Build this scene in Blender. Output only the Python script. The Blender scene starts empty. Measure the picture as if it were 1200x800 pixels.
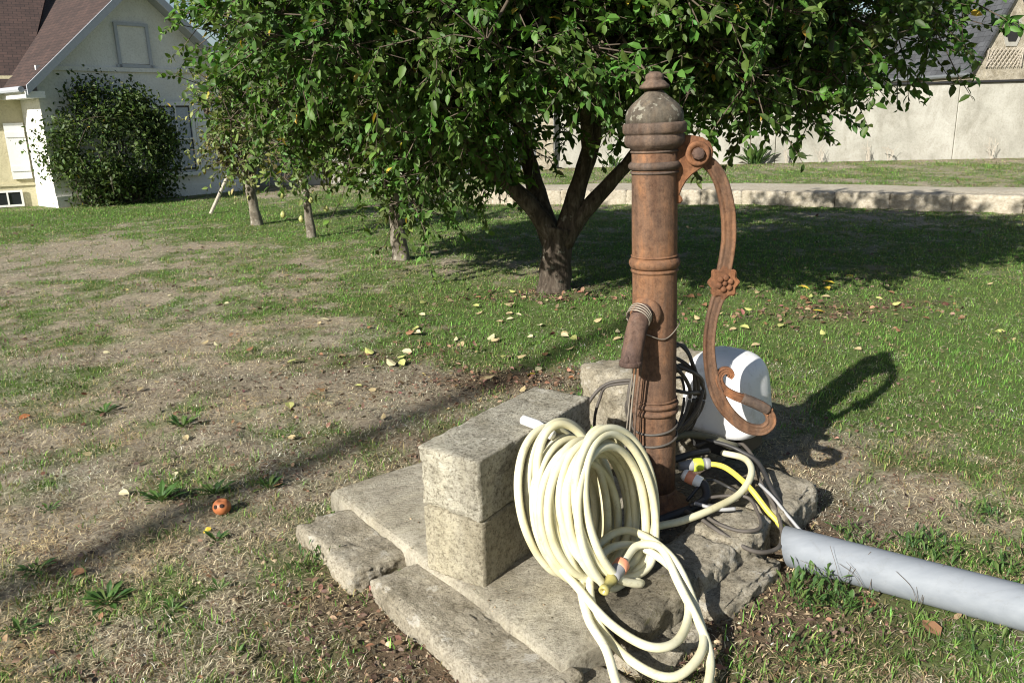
import bpy, bmesh, math, random
import numpy as np
from mathutils import Vector, Matrix, Euler
random.seed(7); rng = np.random.default_rng(11)
R = math.radians
scene = bpy.context.scene
COL = scene.collection

# ------------------------------------------------------------------ camera
CAM_H = 1.5; PITCH = R(15.5); ROLL = R(1.5)
fw = Vector((0, math.cos(PITCH), -math.sin(PITCH))); rt = Vector((1, 0, 0)); up = rt.cross(fw)
rt2 = rt*math.cos(ROLL) - up*math.sin(ROLL); up2 = up*math.cos(ROLL) + rt*math.sin(ROLL)
cam_d = bpy.data.cameras.new('camera'); cam = bpy.data.objects.new('camera', cam_d); COL.objects.link(cam)
cam_d.sensor_fit = 'HORIZONTAL'; cam_d.sensor_width = 36; cam_d.lens = 28.5
cam_d.clip_start = 0.05; cam_d.clip_end = 2000
m = Matrix((rt2, up2, -fw)).transposed().to_4x4(); m.translation = (0, 0, CAM_H); cam.matrix_world = m
scene.camera = cam
# ------------------------------------------------------------------ light
SUN_AZ = R(221.5); SUN_EL = R(29.5)
world = bpy.data.worlds.new('World'); scene.world = world; world.use_nodes = True
wn = world.node_tree.nodes; wl = world.node_tree.links
sky = wn.new('ShaderNodeTexSky'); sky.sky_type = 'NISHITA'; sky.sun_disc = False
sky.sun_elevation = SUN_EL; sky.sun_rotation = SUN_AZ; sky.dust_density = 1.2
bg = wn['Background']; bg.inputs['Strength'].default_value = 0.055
wl.new(sky.outputs[0], bg.inputs['Color'])
sun_d = bpy.data.lights.new('sun', 'SUN'); sun = bpy.data.objects.new('sun', sun_d); COL.objects.link(sun)
sun_d.energy = 5.0; sun_d.angle = R(0.55); sun_d.color = (1, 0.955, 0.875)
sdir = Vector((math.sin(SUN_AZ)*math.cos(SUN_EL), math.cos(SUN_AZ)*math.cos(SUN_EL), math.sin(SUN_EL)))
sun.rotation_euler = sdir.to_track_quat('Z', 'Y').to_euler(); sun.location = (-6, -6, 9)
vs = scene.view_settings
vs.view_transform = 'Standard'; vs.look = 'None'; vs.gamma = 1; vs.use_curve_mapping = False; vs.exposure = 0.88
scene.cycles.filter_width = 1.1
scene.render.resolution_x = 1024; scene.render.resolution_y = 682

# ------------------------------------------------------------------ helpers
def link(o, parent=None):
    COL.objects.link(o)
    if parent: o.parent = parent
    return o
def mesh_obj(name, verts, faces, mat, parent=None, smooth=False):
    me = bpy.data.meshes.new(name); me.from_pydata([tuple(v) for v in verts], [], [tuple(f) for f in faces]); me.update()
    if smooth: me.polygons.foreach_set('use_smooth', [True]*len(me.polygons))
    me.materials.append(mat)
    return link(bpy.data.objects.new(name, me), parent)
def bm_obj(name, bm, mat, parent=None, smooth=False):
    me = bpy.data.meshes.new(name); bm.normal_update(); bm.to_mesh(me); bm.free()
    if smooth: me.polygons.foreach_set('use_smooth', [True]*len(me.polygons))
    me.materials.append(mat)
    return link(bpy.data.objects.new(name, me), parent)
def empty(name, loc=(0, 0, 0), rz=0):
    o = bpy.data.objects.new(name, None); COL.objects.link(o); o.location = loc; o.rotation_euler = (0, 0, rz); o.empty_display_size = .1
    return o
def tag(o, label, cat, group=None):
    o['label'] = label; o['category'] = cat
    if group: o['group'] = group
    return o
def np_mesh(name, V, loops, sizes, mat, parent=None, smooth=False, cols=None):
    """V (n,3) float; loops flat index array; sizes per polygon"""
    me = bpy.data.meshes.new(name)
    me.vertices.add(len(V)); me.vertices.foreach_set('co', np.ascontiguousarray(V, dtype=np.float32).ravel())
    me.loops.add(len(loops)); me.loops.foreach_set('vertex_index', np.ascontiguousarray(loops, dtype=np.int32))
    me.polygons.add(len(sizes)); st = np.zeros(len(sizes), dtype=np.int32); st[1:] = np.cumsum(sizes)[:-1]
    me.polygons.foreach_set('loop_start', st)
    me.update(calc_edges=True)
    if smooth: me.polygons.foreach_set('use_smooth', np.ones(len(sizes), dtype=bool))
    if cols is not None:
        a = me.color_attributes.new('tint', 'FLOAT_COLOR', 'POINT')
        c = np.ones((len(V), 4), dtype=np.float32); c[:, :3] = cols; a.data.foreach_set('color', c.ravel())
    me.materials.append(mat)
    return link(bpy.data.objects.new(name, me), parent)
def catmull(P, n=8, closed=False):
    P = [Vector(p) for p in P]; out = []
    N = len(P)
    rng_ = range(N if closed else N-1)
    for i in rng_:
        p1 = P[i]; p2 = P[(i+1) % N]
        p0 = P[i-1] if (i > 0 or closed) else p1*2-p2
        p3 = P[(i+2) % N] if (i+2 < N or closed) else p2*2-p1
        for k in range(n):
            t = k/n
            out.append(0.5*((2*p1)+(p2-p0)*t+(2*p0-5*p1+4*p2-p3)*t*t+(3*p1-p0-3*p2+p3)*t**3))
    if not closed: out.append(P[-1])
    return out
def tube(P, rad, sides=8, caps=True):
    """parallel-transport tube; rad scalar or list"""
    P = [Vector(p) for p in P]; n = len(P); V = []; F = []
    T = [(P[min(i+1, n-1)]-P[max(i-1, 0)]).normalized() for i in range(n)]
    a = Vector((0, 0, 1)) if abs(T[0].z) < .9 else Vector((1, 0, 0))
    nrm = (a - T[0]*a.dot(T[0])).normalized()
    for i in range(n):
        nrm = (nrm - T[i]*nrm.dot(T[i])).normalized(); bi = T[i].cross(nrm)
        r = rad[i] if hasattr(rad, '__len__') else rad
        for k in range(sides):
            an = 2*math.pi*k/sides; V.append(P[i] + (nrm*math.cos(an)+bi*math.sin(an))*r)
    for i in range(n-1):
        for k in range(sides):
            F.append((i*sides+k, i*sides+(k+1) % sides, (i+1)*sides+(k+1) % sides, (i+1)*sides+k))
    if caps:
        F.append(tuple(range(sides))[::-1]); F.append(tuple(range((n-1)*sides, n*sides)))
    return V, F
def join(parts):
    V = []; F = []
    for v, f in parts:
        o = len(V); V += list(v); F += [tuple(i+o for i in q) for q in f]
    return V, F
def lathe(prof, seg=40, center=(0, 0), axis=None):
    V = []; F = []
    for r, z in prof:
        for k in range(seg):
            a = 2*math.pi*k/seg; V.append((center[0]+r*math.cos(a), center[1]+r*math.sin(a), z))
    n = len(prof)
    for i in range(n-1):
        for k in range(seg): F.append((i*seg+k, i*seg+(k+1) % seg, (i+1)*seg+(k+1) % seg, (i+1)*seg+k))
    F.append(tuple(range(seg))[::-1]); F.append(tuple(range((n-1)*seg, n*seg)))
    return V, F
def orient(VF, p, d):
    """take a lathe built along +z and lay it from p along d"""
    q = Vector(d).normalized().to_track_quat('Z', 'Y'); V, F = VF
    return [Vector(p) + q @ Vector(v) for v in V], F
def prism(poly, z0, z1, bevel=0, seg=2):
    """bmesh prism of xy polygon"""
    bm = bmesh.new(); b = [bm.verts.new((x, y, z0)) for x, y in poly]; f = bm.faces.new(b)
    r = bmesh.ops.extrude_face_region(bm, geom=[f]); vs_ = [v for v in r['geom'] if isinstance(v, bmesh.types.BMVert)]
    bmesh.ops.translate(bm, verts=vs_, vec=(0, 0, z1-z0)); bmesh.ops.recalc_face_normals(bm, faces=bm.faces)
    if bevel: bmesh.ops.bevel(bm, geom=list(bm.edges), offset=bevel, segments=seg, affect='EDGES', profile=.6)
    return bm
def box_bm(c, s, bevel=0, seg=2):
    bm = bmesh.new(); bmesh.ops.create_cube(bm, size=1); bmesh.ops.scale(bm, vec=s, verts=bm.verts)
    if bevel: bmesh.ops.bevel(bm, geom=list(bm.edges), offset=bevel, segments=seg, affect='EDGES')
    bmesh.ops.translate(bm, vec=c, verts=bm.verts); return bm
def box_vf(p0, ex, ey, ez):
    """box from corner p0 with three edge vectors"""
    p0 = Vector(p0); ex = Vector(ex); ey = Vector(ey); ez = Vector(ez)
    V = [p0, p0+ex, p0+ex+ey, p0+ey, p0+ez, p0+ex+ez, p0+ex+ey+ez, p0+ey+ez]
    F = [(0, 3, 2, 1), (4, 5, 6, 7), (0, 1, 5, 4), (1, 2, 6, 5), (2, 3, 7, 6), (3, 0, 4, 7)]
    if ex.cross(ey).dot(ez) < 0: F = [f[::-1] for f in F]
    return V, F
# lattice noise in numpy
_tab = rng.random((512, 512))
def vnoise(x, y, f=1.0, o=0):
    x = np.asarray(x)*f+o*17.3+1000; y = np.asarray(y)*f+o*9.7+1000
    xi = np.floor(x).astype(int); yi = np.floor(y).astype(int); fx = x-xi; fy = y-yi
    fx = fx*fx*(3-2*fx); fy = fy*fy*(3-2*fy); T = lambda a, b: _tab[a % 512, b % 512]
    return (T(xi, yi)*(1-fx)+T(xi+1, yi)*fx)*(1-fy)+(T(xi, yi+1)*(1-fx)+T(xi+1, yi+1)*fx)*fy
def fbm(x, y, f=1.0, o=0, n=4):
    s = 0; a = .5; t = 0
    for i in range(n): s = s+a*vnoise(x, y, f*2**i, o+i); t += a; a *= .55
    return s/t
def sstep(a, b, x): t = np.clip((x-a)/(b-a), 0, 1); return t*t*(3-2*t)
from mathutils import noise as mno
def rough_stone(name, c, size, rz, mat, parent=None, amp=.012, round_=.03, div=10, seed=0, tilt=(0, 0)):
    bm = bmesh.new(); bmesh.ops.create_cube(bm, size=1)
    bmesh.ops.subdivide_edges(bm, edges=list(bm.edges), cuts=div, use_grid_fill=True)
    hs = Vector(size)/2; rr = round_
    for v in bm.verts:
        p = Vector((v.co.x*size[0], v.co.y*size[1], v.co.z*size[2]))
        q = Vector([max(-(hs[i]-rr), min(hs[i]-rr, p[i])) for i in range(3)]); d = p-q
        if d.length > 1e-6:
            p = q + d.normalized()*min(rr, d.length) if d.length > rr else p
        w = p + Vector((seed*3.1, seed*1.7, seed*.9))
        nn = p.normalized()
        p += nn*(mno.noise(w*5)*amp*1.3 + mno.noise(w*16)*amp*.7 + mno.noise(w*45)*amp*.45 + mno.noise(w*110)*amp*.25 - max(0, mno.noise(w*70+Vector((3, 1, 8)))-.35)*amp*1.6)
        # broken corners
        k = mno.noise(w*3.3+Vector((9, 4, 2)))
        e = sum(1 for i in range(3) if abs(p[i]) > hs[i]*.82)
        if e >= 2 and k > .0: p -= nn*(k + .5*mno.noise(w*22))*amp*2.4
        v.co = p
    o = bm_obj(name, bm, mat, parent, smooth=True)
    o.location = c; o.rotation_euler = (tilt[0], tilt[1], rz); return o

# ------------------------------------------------------------------ materials
def M(name, build):
    m_ = bpy.data.materials.new(name); m_.use_nodes = True; nt = m_.node_tree
    build(nt, nt.nodes['Principled BSDF'], nt.nodes, nt.links); return m_
def tc(nt, scale=(1, 1, 1), space='Object'):
    t = nt.nodes.new('ShaderNodeTexCoord'); mp = nt.nodes.new('ShaderNodeMapping'); mp.inputs['Scale'].default_value = scale
    nt.links.new(t.outputs[space], mp.inputs['Vector']); return mp.outputs[0]
def noise_n(nt, vec, scale, detail=6, rough=.6, dist=0):
    n = nt.nodes.new('ShaderNodeTexNoise'); n.inputs['Scale'].default_value = scale; n.inputs['Detail'].default_value = detail
    n.inputs['Roughness'].default_value = rough; n.inputs['Distortion'].default_value = dist
    nt.links.new(vec, n.inputs['Vector']); return n.outputs['Fac']
def ramp(nt, fac, stops):
    r = nt.nodes.new('ShaderNodeValToRGB'); e = r.color_ramp.elements
    while len(e) < len(stops): e.new(.5)
    for i, (p, c) in enumerate(stops): e[i].position = p; e[i].color = (*c, 1) if len(c) == 3 else c
    nt.links.new(fac, r.inputs['Fac']); return r.outputs['Color']
def mix(nt, fac, a, b, mode='MIX'):
    n = nt.nodes.new('ShaderNodeMix'); n.data_type = 'RGBA'; n.blend_type = mode
    for s, v in ((0, fac), (6, a), (7, b)):
        if hasattr(v, 'links') or isinstance(v, bpy.types.NodeSocket): nt.links.new(v, n.inputs[s])
        elif s == 0: n.inputs[0].default_value = v
        else: n.inputs[s].default_value = (*v, 1)
    return n.outputs[2]
def bump(nt, h, strength, dist, bsdf):
    b = nt.nodes.new('ShaderNodeBump'); b.inputs['Strength'].default_value = strength; b.inputs['Distance'].default_value = dist
    nt.links.new(h, b.inputs['Height']); nt.links.new(b.outputs[0], bsdf.inputs['Normal'])
def simple(name, col, rough=.6, metal=0, var=.25, scale=20, bmp=0, spec=.5):
    def f(nt, b, ns, ls):
        v = tc(nt); n = noise_n(nt, v, scale)
        c = ramp(nt, n, [(.25, tuple(x*(1-var) for x in col)), (.75, tuple(min(1, x*(1+var)) for x in col))])
        ls.new(c, b.inputs['Base Color']); b.inputs['Roughness'].default_value = rough; b.inputs['Metallic'].default_value = metal
        b.inputs['Specular IOR Level'].default_value = spec
        if bmp: bump(nt, n, bmp, .004, b)
    return M(name, f)
def concrete(name, lo, mid, hi, pit=1.0, lichen=None, scale=1.0):
    def f(nt, b, ns, ls):
        v = tc(nt)
        n1 = noise_n(nt, v, 4*scale, 8, .65); n2 = noise_n(nt, v, 26*scale, 10, .86); n3 = noise_n(nt, v, 90*scale, 5, .8)
        c = ramp(nt, n1, [(.3, lo), (.5, mid), (.72, hi)])
        g = ramp(nt, n2, [(.34, (.33, .31, .27)), (.5, (1, 1, 1)), (.68, (1.25, 1.24, 1.2))])
        c = mix(nt, .85, c, g, 'MULTIPLY')
        g3 = ramp(nt, n3, [(.38, (.30, .27, .23)), (.48, (1, 1, 1)), (.62, (1.2, 1.2, 1.2))]); c = mix(nt, .8*pit, c, g3, 'MULTIPLY')
        if lichen:
            vo = ns.new('ShaderNodeTexNoise'); vo.inputs['Scale'].default_value = 11*scale; vo.inputs['Detail'].default_value = 9; vo.inputs['Roughness'].default_value = .7
            ls.new(v, vo.inputs['Vector'])
            k = ramp(nt, vo.outputs['Fac'], [(.58, (0, 0, 0)), (.62, (1, 1, 1))]); c = mix(nt, mix(nt, .75, (0, 0, 0), k), c, lichen)
            d_ = noise_n(nt, v, 7*scale, 9, .75, .4); k2 = ramp(nt, d_, [(.3, (1, 1, 1)), (.4, (0, 0, 0))]); c = mix(nt, k2, c, tuple(x*.3 for x in lo))
        st_ = noise_n(nt, tc(nt, (1, 1, .6)), 2.3*scale, 6, .7, .6); c = mix(nt, .8, c, ramp(nt, st_, [(.32, (.55, .52, .44)), (.5, (1, 1, 1)), (.7, (1.12, 1.1, 1.02))]), 'MULTIPLY')
        ls.new(c, b.inputs['Base Color']); b.inputs['Roughness'].default_value = .92; b.inputs['Specular IOR Level'].default_value = .2
        ad = ns.new('ShaderNodeMath'); ad.operation = 'ADD'; ls.new(n2, ad.inputs[0]); ls.new(n3, ad.inputs[1])
        bump(nt, ad.outputs[0], .9, .012, b)
    return M(name, f)
def rust(name, cols, lichen=0.0, rough=.82):
    def f(nt, b, ns, ls):
        v = tc(nt); v2 = tc(nt, (1, 1, .35))
        n1 = noise_n(nt, v2, 7, 9, .72, .4); n2 = noise_n(nt, v, 45, 9, .8); n3 = noise_n(nt, v, 170, 4, .7)
        c = ramp(nt, n1, [(.3, cols[0]), (.48, cols[1]), (.62, cols[2]), (.8, cols[3])])
        g = ramp(nt, n2, [(.34, (.42, .38, .35)), (.5, (1, 1, 1)), (.66, (1.4, 1.36, 1.28))]); c = mix(nt, .8, c, g, 'MULTIPLY')
        sk = noise_n(nt, tc(nt, (1, 1, .06)), 30, 5, .6); c = mix(nt, .75, c, ramp(nt, sk, [(.35, (.62, .55, .5)), (.52, (1, 1, 1)), (.68, (1.3, 1.18, 1.05))]), 'MULTIPLY')
        sp = ramp(nt, n3, [(.66, (0, 0, 0)), (.74, (1, 1, 1))]); c = mix(nt, mix(nt, .5, (0, 0, 0), sp), c, (.34, .25, .18))
        if lichen:
            w = ns.new('ShaderNodeTexNoise'); w.inputs['Scale'].default_value = 38; w.inputs['Detail'].default_value = 5; w.inputs['Roughness'].default_value = .55
            ls.new(v, w.inputs['Vector']); k = ramp(nt, w.outputs['Fac'], [(.62-.06*lichen, (0, 0, 0)), (.66-.06*lichen, (1, 1, 1))])
            lc = ramp(nt, n2, [(.3, (.15, .14, .11)), (.7, (.25, .235, .185))]); c = mix(nt, k, c, lc)
        ls.new(c, b.inputs['Base Color']); b.inputs['Roughness'].default_value = rough; b.inputs['Metallic'].default_value = .0
        b.inputs['Specular IOR Level'].default_value = .3
        ad = ns.new('ShaderNodeMath'); ad.operation = 'ADD'; ls.new(n2, ad.inputs[0]); ls.new(n3, ad.inputs[1]); bump(nt, ad.outputs[0], .45, .004, b)
    return M(name, f)
def attr_mat(name, rough=.55, transl=.35, spec=.4, varscale=0):
    def f(nt, b, ns, ls):
        a = ns.new('ShaderNodeAttribute'); a.attribute_name = 'tint'
        ls.new(a.outputs['Color'], b.inputs['Base Color']); b.inputs['Roughness'].default_value = rough; b.inputs['Specular IOR Level'].default_value = spec
        if transl:
            t = ns.new('ShaderNodeBsdfTranslucent'); mx = ns.new('ShaderNodeMixShader'); mx.inputs[0].default_value = transl
            c = mix(nt, 1.0, a.outputs['Color'], (1.5, 1.6, .75), 'MULTIPLY'); ls.new(c, t.inputs['Color'])
            ls.new(b.outputs[0], mx.inputs[1]); ls.new(t.outputs[0], mx.inputs[2]); ls.new(mx.outputs[0], ns['Material Output'].inputs['Surface'])
    return M(name, f)
MAT = {}
MAT['rust'] = rust('rusty_iron', [(.070, .046, .034), (.128, .074, .046), (.185, .092, .046), (.27, .118, .046)])
MAT['rust_grey'] = rust('weathered_iron', [(.055, .042, .036), (.095, .070, .055), (.135, .092, .066), (.185, .118, .075)])
MAT['rust_lichen'] = rust('lichened_iron', [(.05, .043, .034), (.085, .074, .057), (.12, .10, .077), (.15, .125, .09)], lichen=1.0)
MAT['rust_red'] = rust('orange_rusty_iron', [(.09, .046, .028), (.165, .078, .040), (.22, .100, .046), (.30, .140, .062)])
MAT['rust_dark'] = rust('dark_iron', [(.045, .032, .028), (.085, .055, .045), (.12, .075, .055), (.2, .16, .13)])
MAT['slab'] = concrete('old_concrete', (.30, .27, .21), (.42, .385, .305), (.53, .49, .395), .45)
MAT['block'] = concrete('block_concrete', (.31, .29, .235), (.43, .405, .33), (.54, .51, .42), 1.0, lichen=(.62, .59, .50))
MAT['block2'] = concrete('lower_block_concrete', (.30, .27, .20), (.41, .375, .285), (.50, .46, .355), .9)
MAT['stone'] = concrete('kerb_stone', (.26, .23, .17), (.40, .36, .28), (.52, .475, .385), .8, lichen=(.55, .52, .45), scale=1.2)
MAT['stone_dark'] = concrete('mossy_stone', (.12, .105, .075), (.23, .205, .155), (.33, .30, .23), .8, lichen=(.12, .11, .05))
def hose_f(nt, b, ns, ls):
    v = tc(nt); n = noise_n(nt, v, 9, 6, .65); n2 = noise_n(nt, v, 22, 8, .75, .5); n3 = noise_n(nt, v, 5, 4, .6)
    c = ramp(nt, n, [(.3, (.56, .52, .33)), (.5, (.63, .60, .42)), (.7, (.68, .655, .50))])
    k = ramp(nt, n2, [(.56, (0, 0, 0)), (.70, (.75, .75, .75))]); c = mix(nt, k, c, (.40, .345, .20))
    c = mix(nt, .7, c, ramp(nt, n3, [(.35, (.82, .79, .66)), (.55, (1, 1, 1))]), 'MULTIPLY')
    ls.new(c, b.inputs['Base Color']); r_ = ramp(nt, n2, [(.3, (.38,)*3), (.7, (.7,)*3)]); ls.new(r_, b.inputs['Roughness'])
MAT['hose'] = M('cream_hose_rubber', hose_f)
MAT['white_hose'] = simple('white_plastic', (.82, .82, .80), .4, var=.05)
MAT['yellow'] = simple('yellow_plastic', (.75, .62, .09), .45, var=.08)
MAT['lime'] = simple('lime_plastic', (.55, .68, .06), .45, var=.08)
MAT['orange'] = simple('salmon_plastic', (.75, .30, .17), .5, var=.1)
MAT['greyp'] = simple('grey_plastic', (.28, .28, .28), .5, var=.15)
MAT['black'] = simple('black_rubber', (.030, .029, .028), .5, var=.3)
MAT['cable'] = simple('dusty_black_cable', (.075, .065, .055), .65, var=.35)
MAT['olive'] = simple('dusty_olive_rubber', (.10, .095, .06), .6, var=.3)
MAT['wire'] = simple('galvanised_wire', (.30, .26, .21), .5, metal=.4, var=.3)
MAT['brassy'] = simple('clear_brown_plastic', (.33, .29, .10), .35, var=.2)
def hood_f(nt, b, ns, ls):
    v = tc(nt); n = noise_n(nt, v, 14, 8, .7); c = ramp(nt, n, [(.3, (.50, .49, .45)), (.48, (.70, .70, .70)), (.8, (.74, .74, .73))])
    ls.new(c, b.inputs['Base Color']); b.inputs['Roughness'].default_value = .38
MAT['hood'] = M('white_hood_plastic', hood_f)
def pipe_f(nt, b, ns, ls):
    v = tc(nt, (1, 1, 1)); n = noise_n(nt, tc(nt, (.6, 12, 12)), 3, 6, .6); n2 = noise_n(nt, v, 16, 9, .8, .6)
    c = ramp(nt, n, [(.3, (.175, .195, .22)), (.7, (.215, .235, .26))]); g = ramp(nt, n2, [(.34, (.62, .58, .50)), (.46, (1, 1, 1)), (.7, (1.08, 1.08, 1.08))]); c = mix(nt, .3, c, g, 'MULTIPLY')
    ls.new(c, b.inputs['Base Color']); b.inputs['Roughness'].default_value = .75; b.inputs['Metallic'].default_value = 0
MAT['pipe'] = M('grey_pipe', pipe_f)
def bark_f(nt, b, ns, ls):
    v = tc(nt, (1, 1, .3)); n = noise_n(nt, v, 22, 8, .7, .5); n2 = noise_n(nt, tc(nt), 9, 6, .7)
    c = ramp(nt, n, [(.32, (.022, .018, .014)), (.52, (.075, .06, .046)), (.75, (.17, .145, .115))])
    k = ramp(nt, n2, [(.6, (0, 0, 0)), (.68, (1, 1, 1))]); c = mix(nt, mix(nt, .6, (0, 0, 0), k), c, (.30, .30, .24))
    ls.new(c, b.inputs['Base Color']); b.inputs['Roughness'].default_value = .95; b.inputs['Specular IOR Level'].default_value = .1; bump(nt, n, 1.0, .02, b)
MAT['bark'] = M('apple_bark', bark_f)
MAT['bark_pale'] = concrete('pale_lichened_bark', (.10, .085, .065), (.22, .195, .155), (.38, .35, .29), 1.0, lichen=(.42, .41, .34), scale=2)
MAT['twig'] = simple('twig_bark', (.085, .065, .045), .9, var=.4)
MAT['leaf'] = attr_mat('leaf_green', .5, .24, .25)
MAT['grass'] = attr_mat('grass_blade', .7, .25, .2)
MAT['dead'] = attr_mat('dead_leaf', .85, 0, .15)
MAT['petal'] = simple('fallen_leaf_yellow', (.62, .50, .12), .6, var=.2)
def ground_f(nt, b, ns, ls):
    a = ns.new('ShaderNodeAttribute'); a.attribute_name = 'tint'
    sp = ns.new('ShaderNodeSeparateColor'); ls.new(a.outputs['Color'], sp.inputs[0])
    v = tc(nt); n1 = noise_n(nt, v, 3, 8, .7); n2 = noise_n(nt, v, 45, 8, .75, .6); n3 = noise_n(nt, v, 160, 4, .7)
    dry = ramp(nt, n2, [(.3, (.09, .072, .05)), (.45, (.225, .19, .14)), (.58, (.36, .315, .235)), (.74, (.50, .45, .35))])
    grn = ramp(nt, n2, [(.3, (.055, .075, .026)), (.5, (.085, .125, .036)), (.72, (.13, .175, .06))])
    ad = ns.new('ShaderNodeMath'); ad.operation = 'ADD'; ls.new(sp.outputs[0], ad.inputs[0])
    mm = ns.new('ShaderNodeMath'); mm.operation = 'MULTIPLY_ADD'; ls.new(n1, mm.inputs[0]); mm.inputs[1].default_value = .9; mm.inputs[2].default_value = -.45
    ls.new(mm.outputs[0], ad.inputs[1]); k = ramp(nt, ad.outputs[0], [(.3, (0, 0, 0)), (.75, (1, 1, 1))])
    c = mix(nt, k, dry, grn)
    soil = ramp(nt, n2, [(.3, (.06, .042, .027)), (.6, (.15, .11, .072)), (.8, (.24, .19, .13))]); c = mix(nt, sp.outputs[1], c, soil)
    ls.new(c, b.inputs['Base Color']); b.inputs['Roughness'].default_value = .95; b.inputs['Specular IOR Level'].default_value = .1
    ad2 = ns.new('ShaderNodeMath'); ad2.operation = 'ADD'; ls.new(n2, ad2.inputs[0]); ls.new(n3, ad2.inputs[1]); bump(nt, ad2.outputs[0], .6, .012, b)
MAT['ground'] = M('lawn_soil', ground_f)
def gravel_f(nt, b, ns, ls):
    v = tc(nt); n = noise_n(nt, v, 25, 8, .85); n2 = noise_n(nt, v, 3, 5, .6)
    c = ramp(nt, n, [(.3, (.22, .185, .13)), (.5, (.38, .34, .265)), (.7, (.54, .495, .41))]); g = ramp(nt, n2, [(.3, (.75, .72, .66)), (.6, (1, 1, 1))]); c = mix(nt, .8, c, g, 'MULTIPLY')
    ls.new(c, b.inputs['Base Color']); b.inputs['Roughness'].default_value = .95; bump(nt, n, .7, .02, b)
MAT['gravel'] = M('pale_gravel', gravel_f)
def wallmat(name, lo, mid, hi, stain=.8):
    def f(nt, b, ns, ls):
        v = tc(nt); n1 = noise_n(nt, v, .9, 8, .65, .3); n2 = noise_n(nt, tc(nt, (1.3, 1.3, .6)), 1.6, 8, .72, .5); n3 = noise_n(nt, v, 26, 8, .75)
        c = ramp(nt, n1, [(.32, lo), (.5, mid), (.7, hi)])
        g = ramp(nt, n2, [(.3, (.62, .6, .56)), (.55, (1, 1, 1))]); c = mix(nt, stain, c, g, 'MULTIPLY')
        g3 = ramp(nt, n3, [(.3, (.7, .68, .64)), (.5, (1, 1, 1)), (.8, (1.12, 1.12, 1.12))]); c = mix(nt, .7, c, g3, 'MULTIPLY')
        ls.new(c, b.inputs['Base Color']); b.inputs['Roughness'].default_value = .93; b.inputs['Specular IOR Level'].default_value = .15; bump(nt, n3, .4, .02, b)
    return M(name, f)
MAT['wall'] = wallmat('garden_wall_render', (.27, .262, .225), (.36, .35, .305), (.44, .43, .385))
MAT['house'] = wallmat('cream_render', (.68, .67, .63), (.74, .73, .69), (.78, .77, .73), .2)
MAT['wing'] = wallmat('yellow_cream_render', (.50, .45, .29), (.56, .51, .34), (.60, .55, .38), .2)
MAT['white'] = simple('white_paint', (.72, .72, .70), .5, var=.05)
MAT['soffit'] = simple('grey_painted_wood', (.38, .40, .44), .5, var=.08)
MAT['glass'] = simple('dark_window_glass', (.02, .022, .026), .08, var=.2)
MAT['curtain'] = simple('net_curtain', (.42, .45, .50), .9, var=.25, scale=30)
MAT['darkvoid'] = simple('dark_interior', (.012, .012, .012), .9)
def tiles_f(lo, mid, hi, sx, sy):
    def f(nt, b, ns, ls):
        v = tc(nt, space='UV'); br = ns.new('ShaderNodeTexBrick'); br.inputs['Scale'].default_value = 1; br.inputs['Brick Width'].default_value = sx; br.inputs['Row Height'].default_value = sy
        br.inputs['Mortar Size'].default_value = .006; br.inputs['Color1'].default_value = (*lo, 1); br.inputs['Color2'].default_value = (*hi, 1); br.inputs['Mortar'].default_value = tuple(x*.3 for x in lo)+(1,)
        ls.new(v, br.inputs['Vector']); n = noise_n(nt, tc(nt), 2, 8, .7); g = ramp(nt, n, [(.3, (.6, .6, .6)), (.6, (1.1, 1.1, 1.1))]); c = mix(nt, .8, br.outputs['Color'], g, 'MULTIPLY')
        ls.new(c, b.inputs['Base Color']); b.inputs['Roughness'].default_value = .85; bump(nt, br.outputs['Fac'], -.6, .03, b)
    return f
MAT['tile'] = M('brown_clay_tile', tiles_f((.038, .022, .018), (.06, .04, .03), (.058, .033, .026), .16, .10))
MAT['slate'] = M('grey_slate', tiles_f((.045, .048, .053), (.1, .1, .1), (.075, .079, .086), .25, .16))
MAT['gate'] = simple('grey_gate_paint', (.13, .14, .145), .6, var=.15)
MAT['timber'] = simple('weathered_timber', (.38, .34, .28), .9, var=.25)
MAT['apple'] = simple('apple_skin', (.44, .15, .055), .45, var=.35, scale=25)
MAT['rot'] = simple('apple_rot', (.03, .015, .01), .9)
MAT['pear'] = simple('pear_skin', (.30, .31, .10), .5, var=.2)

# ------------------------------------------------------------------ terrain
# kerb front line: polyline in plan (raised terrace lies behind it)
KERB = [(-.55, 14.55), (0.06, 14.4), (3.19, 13.62), (7.27, 11.46), (13.0, 8.2), (30.0, -1.5)]
_kx = np.array([p[0] for p in KERB]); _ky = np.array([p[1] for p in KERB])
def kerb_y(x): return np.interp(x, _kx, _ky)
def hgt(x, y):
    x = np.asarray(x, float); y = np.asarray(y, float)
    base = (fbm(x, y, .8, 3, 3)-.5)*.05*np.clip(np.hypot(x-.4, y-2.7)/1.6-.2, 0, 1)
    near = np.clip(np.hypot(x-.4, y-2.7)/1.0-.75, 0, 1)*sstep(16, 9, y)
    base = base + near*((fbm(x, y, 4.5, 91, 2)-.5)*.030 + (fbm(x, y, 13, 95, 2)-.5)*.020)
    t = sstep(.19, .31, y-kerb_y(x))*sstep(-1.6, -.2, x)*sstep(40, 25, x)
    return base + .2*t + .05*t*sstep(0, 6, y-kerb_y(x))
def axis_pts(a, b, fine0, fine1, step):
    p = list(np.arange(fine0, fine1+1e-6, step)); s = step; v = fine1
    while v < b: s *= 1.03 if s < .15 else 1.0 if v < 15 else 1.25; v += s; p.append(v)
    s = step; v = fine0
    while v > a: s *= 1.03 if s < .15 else 1.25; v -= s; p.insert(0, v)
    return np.array(p)
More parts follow.
